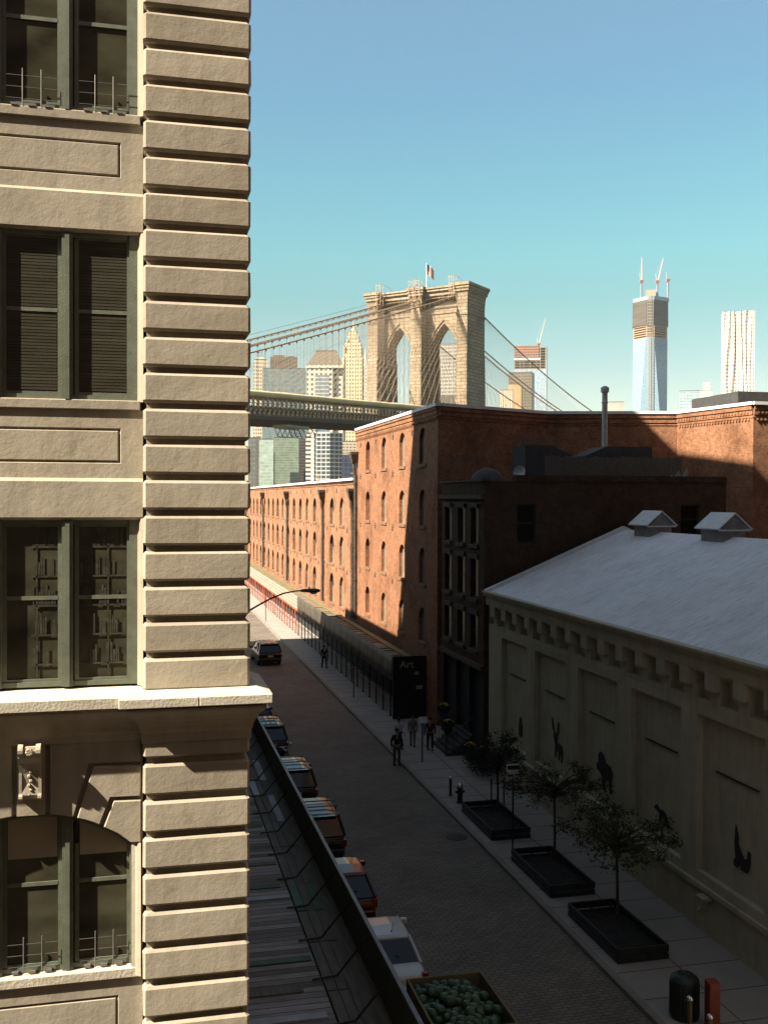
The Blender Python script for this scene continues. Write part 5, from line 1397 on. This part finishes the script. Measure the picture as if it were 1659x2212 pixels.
m = MB(); m.tube((0, .75, .31), (0, .52, .95), .035); m.path([(-.38, .35, 1.02), (-.2, .5, 1.0), (.2, .5, 1.0), (.38, .35, 1.02)], .016); m.tube((-.38, .45, 1.05), (-.38, .45, 1.18), .05, n=8); m.tube((.38, .45, 1.05), (.38, .45, 1.18), .05, n=8); m.build('handlebar', CHROME, MC)
m = MB(); m.tube((.14, -.8, .32), (.14, .1, .30), .045, n=8); m.build('exhaust', CHROME, MC)

# melon bin on a trailer
TB = empty('melon_trailer', (6.95, 21.6, ZR), 0, 'wooden sided trailer bin filled with green watermelons at the bottom of the view', 'trailer')
m = MB(); m.box(-.9, .9, -1.2, 1.3, .75, .85); m.build('bed', WOOD, TB)
for x0, x1, y0, y1 in ((-.92, -.87, -1.2, 1.3), (.87, .92, -1.2, 1.3), (-.87, .87, 1.25, 1.3), (-.87, .87, -1.2, -1.15)):
    m = MB(); m.box(x0, x1, y0, y1, .86, 2.1); m.build('side_board', WOODY, TB)
for s in (-1, 1):
    m = MB(); m.tube((s * .78, 0, .33), (s * .95, 0, .33), .33, n=18); q = m.build('wheel', TYRE, TB); m = MB(); m.tube((s * .94, 0, .33), (s * .965, 0, .33), .18, n=10); m.build('rim', GALV, q)
m = MB(); m.path([(0, -1.2, .7), (0, -2.2, .5)], .05); m.box(-.05, .05, -1.0, 1.0, .33, .74); m.tube((-.8, 0, .33), (.8, 0, .33), .04); m.build('drawbar', BLACK, TB)
random.seed(12); mel = None
def mel_mesh():
    m = MB(); m.sphere((0, 0, 0), .118, 14, 10, 1.0, 1.12, .95); return m.build('watermelon', MELON, smooth=True)
k = 0
for lay in range(2):
    for i in range(9):
        for j in range(12):
            x = -.76 + i * .19 + random.uniform(-.03, .03) + (.09 if j % 2 else 0); y = -1.03 + j * .195 + random.uniform(-.03, .03)
            if x > .78 or (lay == 1 and random.random() < .42): continue
            hump = .12 * (1 - (x / .9) ** 2) * (1 - (y / 1.3) ** 2)
            z = 1.62 + lay * .17 + hump + random.uniform(-.03, .03)
            if mel is None: mel = mel_mesh(); o = mel
            else: o = mel.copy(); col.objects.link(o)
            o.location = (6.95 + x, 21.6 + y, ZR + z + .12); o.rotation_euler = (random.uniform(-1, 1), random.uniform(-1, 1), random.uniform(0, 3)); s_ = random.uniform(.75, 1.15); o.scale = (s_, s_ * random.uniform(1, 1.25), s_)
            tag(o, 'round green watermelon heaped in the wooden trailer bin', 'watermelon', 'watermelons heaped in the trailer bin')

# ================================================================== PEOPLE
def skin(name, pts, edges, radii, mat, parent, sub=1, root=0):
    me = bpy.data.meshes.new(name); me.from_pydata(pts, edges, []); me.update(); me.materials.append(mat)
    o = bpy.data.objects.new(name, me); col.objects.link(o); o.parent = parent
    sm = o.modifiers.new('skin', 'SKIN'); sm.use_smooth_shade = True
    if not me.skin_vertices:
        me.skin_vertices.new() if hasattr(me.skin_vertices, 'new') else None
    sv = me.skin_vertices[0].data
    for i, r in enumerate(radii):
        rr_ = r if isinstance(r, tuple) else (r, r); sv[i].radius = rr_; sv[i].use_root = (i == root)
    s2 = o.modifiers.new('sub', 'SUBSURF'); s2.levels = sub; s2.render_levels = sub
    return o
def person(loc, rz, label, top, bottom, h=1.75, stride=.25, arms=(.1, -.1), hair=HAIR, bag=None, skirt=False):
    k = h / 1.75
    A = empty('person', loc, rz, label, 'person'); A.scale = (k, k, k)
    # x right, y forward
    LJ = {}
    hip = Vector((0, 0, .93)); ch = Vector((0, .02, 1.32)); nk = Vector((0, .02, 1.49)); hd = Vector((0, .04, 1.60))
    def leg(s, f):
        return [Vector((s * .10, 0, .88)), Vector((s * .11, f * .5 + .03, .48)), Vector((s * .11, f - .02, .08)), Vector((s * .12, f + .14, .04))]
    def arm(s, f):
        return [Vector((s * .19, .0, 1.40)), Vector((s * .25, f * .4 - .03, 1.13)), Vector((s * .25, f + .08, .89)), Vector((s * .245, f + .11, .80))]
    l1, l2 = leg(-1, stride), leg(1, -stride); a1, a2 = arm(-1, arms[0]), arm(1, arms[1])
    P_ = [hip, ch, nk, hd, Vector((0, .045, 1.70))] + l1 + l2 + a1 + a2
    E_ = [(0, 1), (1, 2), (2, 3), (3, 4), (0, 5), (5, 6), (6, 7), (7, 8), (0, 9), (9, 10), (10, 11), (11, 12), (1, 13), (13, 14), (14, 15), (15, 16), (1, 17), (17, 18), (18, 19), (19, 20)]
    R_ = [(.15, .11), (.16, .11), (.055, .055), (.085, .10), (.06, .08)] + [.085, .055, .04, .03] * 2 + [.05, .038, .028, .025] * 2
    b = skin('body', [tuple(p) for p in P_], E_, R_, SKIN, A)
    # fingers and thumb
    m = MB()
    for s, a in ((-1, a1), (1, a2)):
        hnd = a[3]
        for q in range(4): m.path([hnd + Vector((0, -.03 + q * .02, 0)), hnd + Vector((0, -.03 + q * .021, -.05)), hnd + Vector((-s * .012, -.028 + q * .02, -.085 + abs(q - 1.5) * .008))], [.009, .009, .007], 5)
        m.path([hnd + Vector((0, .03, .01)), hnd + Vector((-s * .01, .055, -.03))], [.01, .008], 5)
    # face: nose, ears
    m.sphere((0, .155, 1.625), .018, 6, 5, 1, 1.2, 1.3)
    for s in (-1, 1): m.sphere((s * .088, .05, 1.63), .02, 6, 5, .5, .8, 1.3)
    m.build('hands', SKIN, A, smooth=True)
    m = MB()
    for s in (-1, 1): m.sphere((s * .032, .132, 1.65), .010, 6, 4)
    m.box(-.022, .022, .128, .14, 1.577, 1.583); m.build('face_features', HAIR, A)
    m = MB(); m.sphere((0, .015, 1.685), .108, 12, 8, .9, 1.05, .85); m.build('hair', hair, A, smooth=True)
    T = [Vector((0, 0, .90)), Vector((0, .01, 1.1)), ch, Vector((0, .015, 1.43))] + a1[:3] + a2[:3]
    skin('jacket', [tuple(p) for p in T], [(0, 1), (1, 2), (2, 3), (2, 4), (4, 5), (5, 6), (2, 7), (7, 8), (8, 9)], [(.175, .125), (.165, .12), (.18, .125), (.10, .085)] + [.075, .055, .042] * 2, top, A)
    if skirt:
        m = MB(); m.lathe([(.16, .98), (.2, .75), (.24, .5), (.235, .49)], n=12, cap=False); m.build('skirt', bottom, A, smooth=True)
    else:
        T = [hip] + l1[:3] + l2[:3]
        skin('trousers', [tuple(p) for p in T], [(0, 1), (1, 2), (2, 3), (0, 4), (4, 5), (5, 6)], [(.16, .12)] + [.10, .075, .06] * 2, bottom, A)
    for f in (l1, l2):
        m = MB(); p = f[2]; m.cbox(p.x - .05, p.x + .05, p.y - .07, p.y + .19, p.z - .08, p.z + .02, .025); m.build('shoe', BLACK, A)
    return A
person((13.85, 78, 0), R(190), 'walker in dark clothes and light scarf on the far right sidewalk', C_BLACK, C_NAVY, 1.78, .22)
m = MB(); m.path([(-.08, .1, 1.42), (0, .14, 1.38), (.08, .1, 1.42)], .035, 6); sc_ = m.build('scarf', C_WHITE, bpy.data.objects['person'], smooth=True)
person((12.42, 49.2, -.13), R(185), 'man in dark jacket and olive trousers standing on the kerb edge', C_BLACK, C_OLIVE, 1.86, .04)
person((13.2, 51.9, 0), R(200), 'woman in white shirt and dark trousers on the sidewalk beside the kerb man', C_WHITE, C_NAVY, 1.65, .12)
m = MB(); m.sphere((12.93, 51.55, .78), .13, 8, 6, .8, .6, 1.1); m.path([(12.93, 51.55, .9), (12.91, 51.6, 1.12), (12.89, 51.62, .95)], .008, 5); o = m.build('handbag', C_WHITE); tag(o, 'small white bag carried beside the woman in the white shirt', 'bag')
person((14.1, 52.4, 0), R(160), 'person in plain grey clothes walking next to the woman in white', C_GREY, C_GREY, 1.62, .15)
person((14.75, 51.3, 0), R(170), 'person in maroon top and black trousers behind the twin sign post', C_RED, C_BLACK, 1.72, .1)

# ================================================================== STREET FURNITURE
def signpost(loc, h, label, cat='sign post'):
    A = empty('sign_post', loc, 0, label, cat); m = MB(); m.tube((0, 0, 0), (0, 0, h), .035, n=8); m.build('pole', BLACK, A); return A
WSGN = plain('sign_white', (.75, .75, .72), .5)
A = signpost((13.5, 35.75, 0), 3.3, 'sign post with square white parking sign between the first two tree pits')
m = MB(); m.cbox(-.28, .28, -.06, -.04, 2.72, 3.32, .008); pl = m.build('sign_plate', WSGN, A)
m = MB(); m.box(-.24, .24, -.066, -.062, 3.12, 3.27); m.build('dark_band', C_BLACK, pl)
for t_, z, s_ in (('MAX FOR', 2.9, .115),): text_obj('lettering', t_, s_, C_BLACK, Matrix.Translation((0, -.064, z)) @ Matrix.Rotation(R(90), 4, 'X'), pl, .004)
A = signpost((13.7, 49.05, 0), 2.3, 'sign post with a wide plate over a narrow strip beside the stoop')
m = MB(); m.box(-.22, .22, -.06, -.04, 1.98, 2.28); m.build('sign_plate', WSGN, A)
m = MB(); m.box(.0, .13, -.062, -.042, 1.35, 1.94); m.build('sign_strip', plain('blue_grey_sign', (.16, .16, .2), .5), A)
signpost((13.7, 66, 0), 2.4, 'bare black sign post on the shaded far sidewalk before the walker'); signpost((12.98, 109, 0), 3.6, 'thin bare post on the sunlit sidewalk beyond the black car')
HY = empty('fire_hydrant', (13.46, 42.1, 0), 0, 'fire hydrant with silver dome on the right sidewalk', 'fire hydrant')
m = MB(); m.lathe([(.17, 0), (.17, .04), (.12, .06), (.11, .6), (.15, .62), (.15, .66)], n=14); m.tube((-.2, 0, .48), (.2, 0, .48), .06, n=8); m.tube((0, -.19, .42), (0, 0, .42), .08, n=8); m.build('barrel', BLACK, HY)
m = MB(); m.lathe([(.14, .66), (.13, .75), (.07, .84), (.03, .86), (.03, .92)], n=14); m.build('dome', CHROME, HY, smooth=True)
def bollard(x, y, h, body, label, r=.06):
    A = empty('bollard', (x, y, 0), 0, label, 'bollard'); m = MB(); m.lathe([(r * 1.4, 0), (r * 1.4, .03), (r, .05), (r, h - .1)], n=12); m.build('post', body, A)
    m = MB(); m.lathe([(r * 1.45, h - .1), (r * 1.45, h - .07), (r * .9, h - .02), (.02, h)], n=12); m.build('cap', GALV if 0 else CHROME, A, smooth=True)
OLP = plain('olive_post', (.10, .085, .04), .6)
bollard(13.37, 43.2, .86, BLACK, 'thin dark bollard with silver cap beside the fire hydrant')
bollard(13.05, 22.35, 1.06, OLP, 'olive bollard with silver cap directly in front of the litter bin')
bollard(13.05, 21.45, 1.06, OLP, 'olive bollard with silver cap in front of the red post')
LBN = empty('litter_bin', (13.48, 23.35, 0), 0, 'dark green ribbed litter bin with domed slatted lid by the kerb', 'litter bin')
DG = plain('bin_green', (.010, .016, .011), .5)
m = MB(); m.lathe([(.34, 0), (.36, .05), (.36, .92)], n=24)
for k in range(24): a = 2 * math.pi * k / 24; m.box(.36 * math.cos(a) - .012, .36 * math.cos(a) + .012, .36 * math.sin(a) - .012, .36 * math.sin(a) + .012, .08, .9)
m.build('body', DG, LBN)
m = MB(); m.lathe([(.37, .92), (.36, .98), (.26, 1.08), (.13, 1.12), (.10, 1.08)], n=24)
for k in range(16): a = 2 * math.pi * k / 16; m.tube((.35 * math.cos(a), .35 * math.sin(a), 1.0), (.14 * math.cos(a), .14 * math.sin(a), 1.13), .012, n=4)
m.build('lid', DG, LBN)
m = MB(); m.cbox(-.14, .14, -.17, .17, 0, 1.2, .015); m.box(-.145, .145, -.05, .05, .3, .32); o = m.build('call_post', plain('red_box_paint', (.20, .035, .018), .5)); o.location = (13.85, 22.65, 0); o.rotation_euler.z = R(-8); tag(o, 'square red post standing right of the litter bin', 'post')
m = MB(); m.lathe([(.42, -.128), (.42, -.112), (.36, -.110)], 12.1, 38.2, 20)
for k in range(5): m.box(11.8 + .14 * k, 11.84 + .14 * k, 37.95, 38.45, -.112, -.106)
o = m.build('manhole_cover', BLACK); tag(o, 'round iron manhole cover in the cobbles near the first tree pit', 'manhole cover')
def fence_pit(ya, yb, label, xa=13.15, xb=14.75):
    A = empty('tree_pit', ((xa + xb) / 2, (ya + yb) / 2, 0), 0, label, 'tree pit'); w_ = (xb - xa) / 2; l = (yb - ya) / 2
    for x0, x1, y0, y1 in ((-w_, -w_ + .07, -l, l), (w_ - .07, w_, -l, l), (-w_ + .07, w_ - .07, -l, -l + .07), (-w_ + .07, w_ - .07, l - .07, l)):
        m = MB(); m.cbox(x0, x1, y0, y1, .0, .16, .012); m.cbox(x0, x1, y0, y1, .20, .42, .015)
        for t in (0.02, .5, .98): m.box(x0 + (x1 - x0 - .05) * t, x0 + (x1 - x0 - .05) * t + .05, y0 + (y1 - y0 - .05) * t, y0 + (y1 - y0 - .05) * t + .05, .155, .205)
        m.build('kerb_rail', BLACK, A)
    m = MB(); n = 14; vs = [(-w_ + .07 + (2 * w_ - .14) * i / n, -l + .07 + (2 * l - .14) * j / n, .08 + random.uniform(0, .05)) for j in range(n + 1) for i in range(n + 1)]
    m.add(vs, [(j * (n + 1) + i, j * (n + 1) + i + 1, (j + 1) * (n + 1) + i + 1, (j + 1) * (n + 1) + i) for j in range(n) for i in range(n)]); m.build('soil', SOIL, A)
fence_pit(37.1, 40.9, 'black railed tree pit farthest along, beside the hydrant'); fence_pit(31.3, 35.0, 'black railed tree pit in the middle of the row'); fence_pit(26.4, 29.9, 'black railed tree pit nearest the camera')
def tree(loc, h, spread, zc, zr, n, label, seed, leafm=LEAF, stakes=False, tilt=0):
    rnd = random.Random(seed); A = empty('street_tree', loc, 0, label, 'tree')
    m = MB(); base = zc - zr * .75
    m.path([(0, 0, .05), (.02, .01, base * .5), (tilt * .5, .03, base), (tilt, .0, zc)], [.06, .05, .045, .02], 8)
    clumps = []
    for k in range(n):
        a = rnd.uniform(0, 6.283); r = spread * math.sqrt(rnd.uniform(.05, 1)); z = zc + zr * rnd.uniform(-1, 1) * math.sqrt(max(0.05, 1 - (r / spread) ** 2))
        p = Vector((tilt + r * math.cos(a), r * math.sin(a), z)); clumps.append(p)
        s = Vector((tilt * .6, .0, base + (zc - base) * rnd.uniform(0, .8)))
        mid = (s + p) * .5 + Vector((0, 0, .12)); m.path([s, mid, p], [.022, .014, .006], 5)
    m.build('trunk', BARK, A)
    m = MB()
    for p in clumps:
        cr = rnd.uniform(.18, .36)
        for q in range(int(56 * cr / .3)):
            d = Vector((rnd.gauss(0, 1), rnd.gauss(0, 1), rnd.gauss(0, .6))).normalized() * cr * rnd.uniform(.2, 1.1); c = p + d
            u = Vector((rnd.gauss(0, 1), rnd.gauss(0, 1), rnd.gauss(0, .5))).normalized(); v = u.orthogonal().normalized(); s_ = rnd.uniform(.03, .06)
            m.add([c - u * s_, c + v * s_ * .5, c + u * s_, c - v * s_ * .5], [(0, 1, 2, 3)])
    m.build('crown', leafm, A)
    if stakes:
        for x in (-.28, .28): m = MB(); m.tube((x, 0, .05), (x, 0, 1.5), .035, n=6); m.build('stake', BARK, A)
    return A
tree((14.5, 40.2, 0), 3.8, 1.05, 2.55, .95, 60, 'dense dark young tree with two stakes in the farthest pit', 1, LEAF2, True)
tree((14.6, 34.4, 0), 4.1, 1.9, 2.9, .75, 62, 'loose spreading tree in the middle pit before the maned animal cutout', 2)
tree((14.35, 28.9, 0), 4.3, 1.75, 2.85, .95, 66, 'leafy young tree with visible branches in the nearest pit', 3)
# shrub mass beside the stoop
def shrub(loc, rx, ry, rz_, n, label, name='shrub', leafm=LEAF2, pot=True, flowers=0, seed=1):
    rnd = random.Random(seed); A = empty(name, loc, 0, label, 'planter' if pot else 'shrub')
    if pot: m = MB(); m.lathe([(.18, 0), (.26, .4), (.27, .42), (.22, .42)], n=14); m.build('pot', BLACK, A)
    zc = .42 + rz_ * .6 if pot else rz_
    m = MB()
    for q in range(n):
        d = Vector((rnd.gauss(0, 1), rnd.gauss(0, 1), rnd.gauss(0, 1))).normalized() * rnd.uniform(.55, 1.05); c = Vector((d.x * rx, d.y * ry, zc + d.z * rz_))
        if c.z < .05: continue
        u = Vector((rnd.gauss(0, 1), rnd.gauss(0, 1), rnd.gauss(0, .7))).normalized(); v = u.orthogonal().normalized(); s_ = rnd.uniform(.03, .06)
        m.add([c - u * s_, c + v * s_ * .5, c + u * s_, c - v * s_ * .5], [(0, 1, 2, 3)])
    m.build('foliage', leafm, A)
    m = MB(); m.tube((0, 0, .1), (0, 0, zc), .03); 
    for k in range(7): a = k * .9; m.tube((0, 0, zc * .6), (rx * .7 * math.cos(a), ry * .7 * math.sin(a), zc + rz_ * .3), .012, n=4)
    m.build('stem', BARK, A)
    if flowers:
        m = MB()
        for q in range(flowers):
            a = rnd.uniform(0, 6.28); r = rnd.uniform(0, 1); m.sphere((rx * r * math.cos(a), ry * r * math.sin(a), zc + rz_ * .9 * math.sqrt(1 - r * r * .8) + .03), .035, 6, 4)
        m.build('flowers', FLOWER, A)
shrub((15.9, 46.3, 0), .8, 1.5, .65, 2600, 'dark spreading shrub at the foot of the shed corner', pot=False, seed=3)
shrub((16.3, 54.0, 1.0), .3, .3, .28, 350, 'potted yellow flowers at the far top of the stoop', 'flower_pot', flowers=40, seed=4)
shrub((15.9, 51.9, .6), .3, .3, .25, 350, 'potted orange yellow flowers halfway down the stoop', 'flower_pot', flowers=30, seed=5)
shrub((16.2, 49.0, .0), .3, .3, .28, 350, 'potted yellow flowers at the near foot of the stoop, left one', 'flower_pot', flowers=30, seed=6)
shrub((16.4, 48.1, .0), .3, .3, .28, 350, 'potted yellow flowers at the near foot of the stoop, by the shed corner', 'flower_pot', flowers=34, seed=7)
ST = empty('entrance_steps', (16.0, 51, 0), 0, 'dark entrance steps with iron railings at the brown building', 'steps')
m = MB()
for k in range(6): m.box(-.75 + .25 * k, .7, -1.1, 1.6, .0 + .165 * k, .165 * (k + 1))
m.build('treads', plain('dark_stone', (.04, .037, .033), .9), ST)
for y in (-1.1, 1.6):
    m = MB(); m.tube((-.8, y, .95), (.7, y, 1.95), .025); m.tube((-.8, y, 0), (-.8, y, 1.0), .03); m.tube((.68, y, .9), (.68, y, 1.95), .03)
    for k in range(9): x = -.7 + .16 * k; m.tube((x, y, .1 + .66 * (x + .75)), (x, y, 1.0 + .667 * (x + .75)), .01, n=4)
    m.build('railing', BLACK, ST)

# ================================================================== AIR
m = MB(); m.box(-3500, 3500, -200, 4200, -1.3, 460)
me = bpy.data.meshes.new('haze'); me.from_pydata(m.v, [], m.f); me.update(); hz = bpy.data.objects.new('haze', me); col.objects.link(hz)
hm = bpy.data.materials.new('haze_air'); hm.use_nodes = True; ht = hm.node_tree; ht.nodes.remove(ht.nodes['Principled BSDF'])
pv = ht.nodes.new('ShaderNodeVolumePrincipled'); pv.inputs['Density'].default_value = HAZE; pv.inputs['Color'].default_value = (.86, .95, 1.0, 1); pv.inputs['Anisotropy'].default_value = 0.0
ht.links.new(pv.outputs[0], ht.nodes['Material Output'].inputs['Volume']); me.materials.append(hm); hz['kind'] = 'stuff'
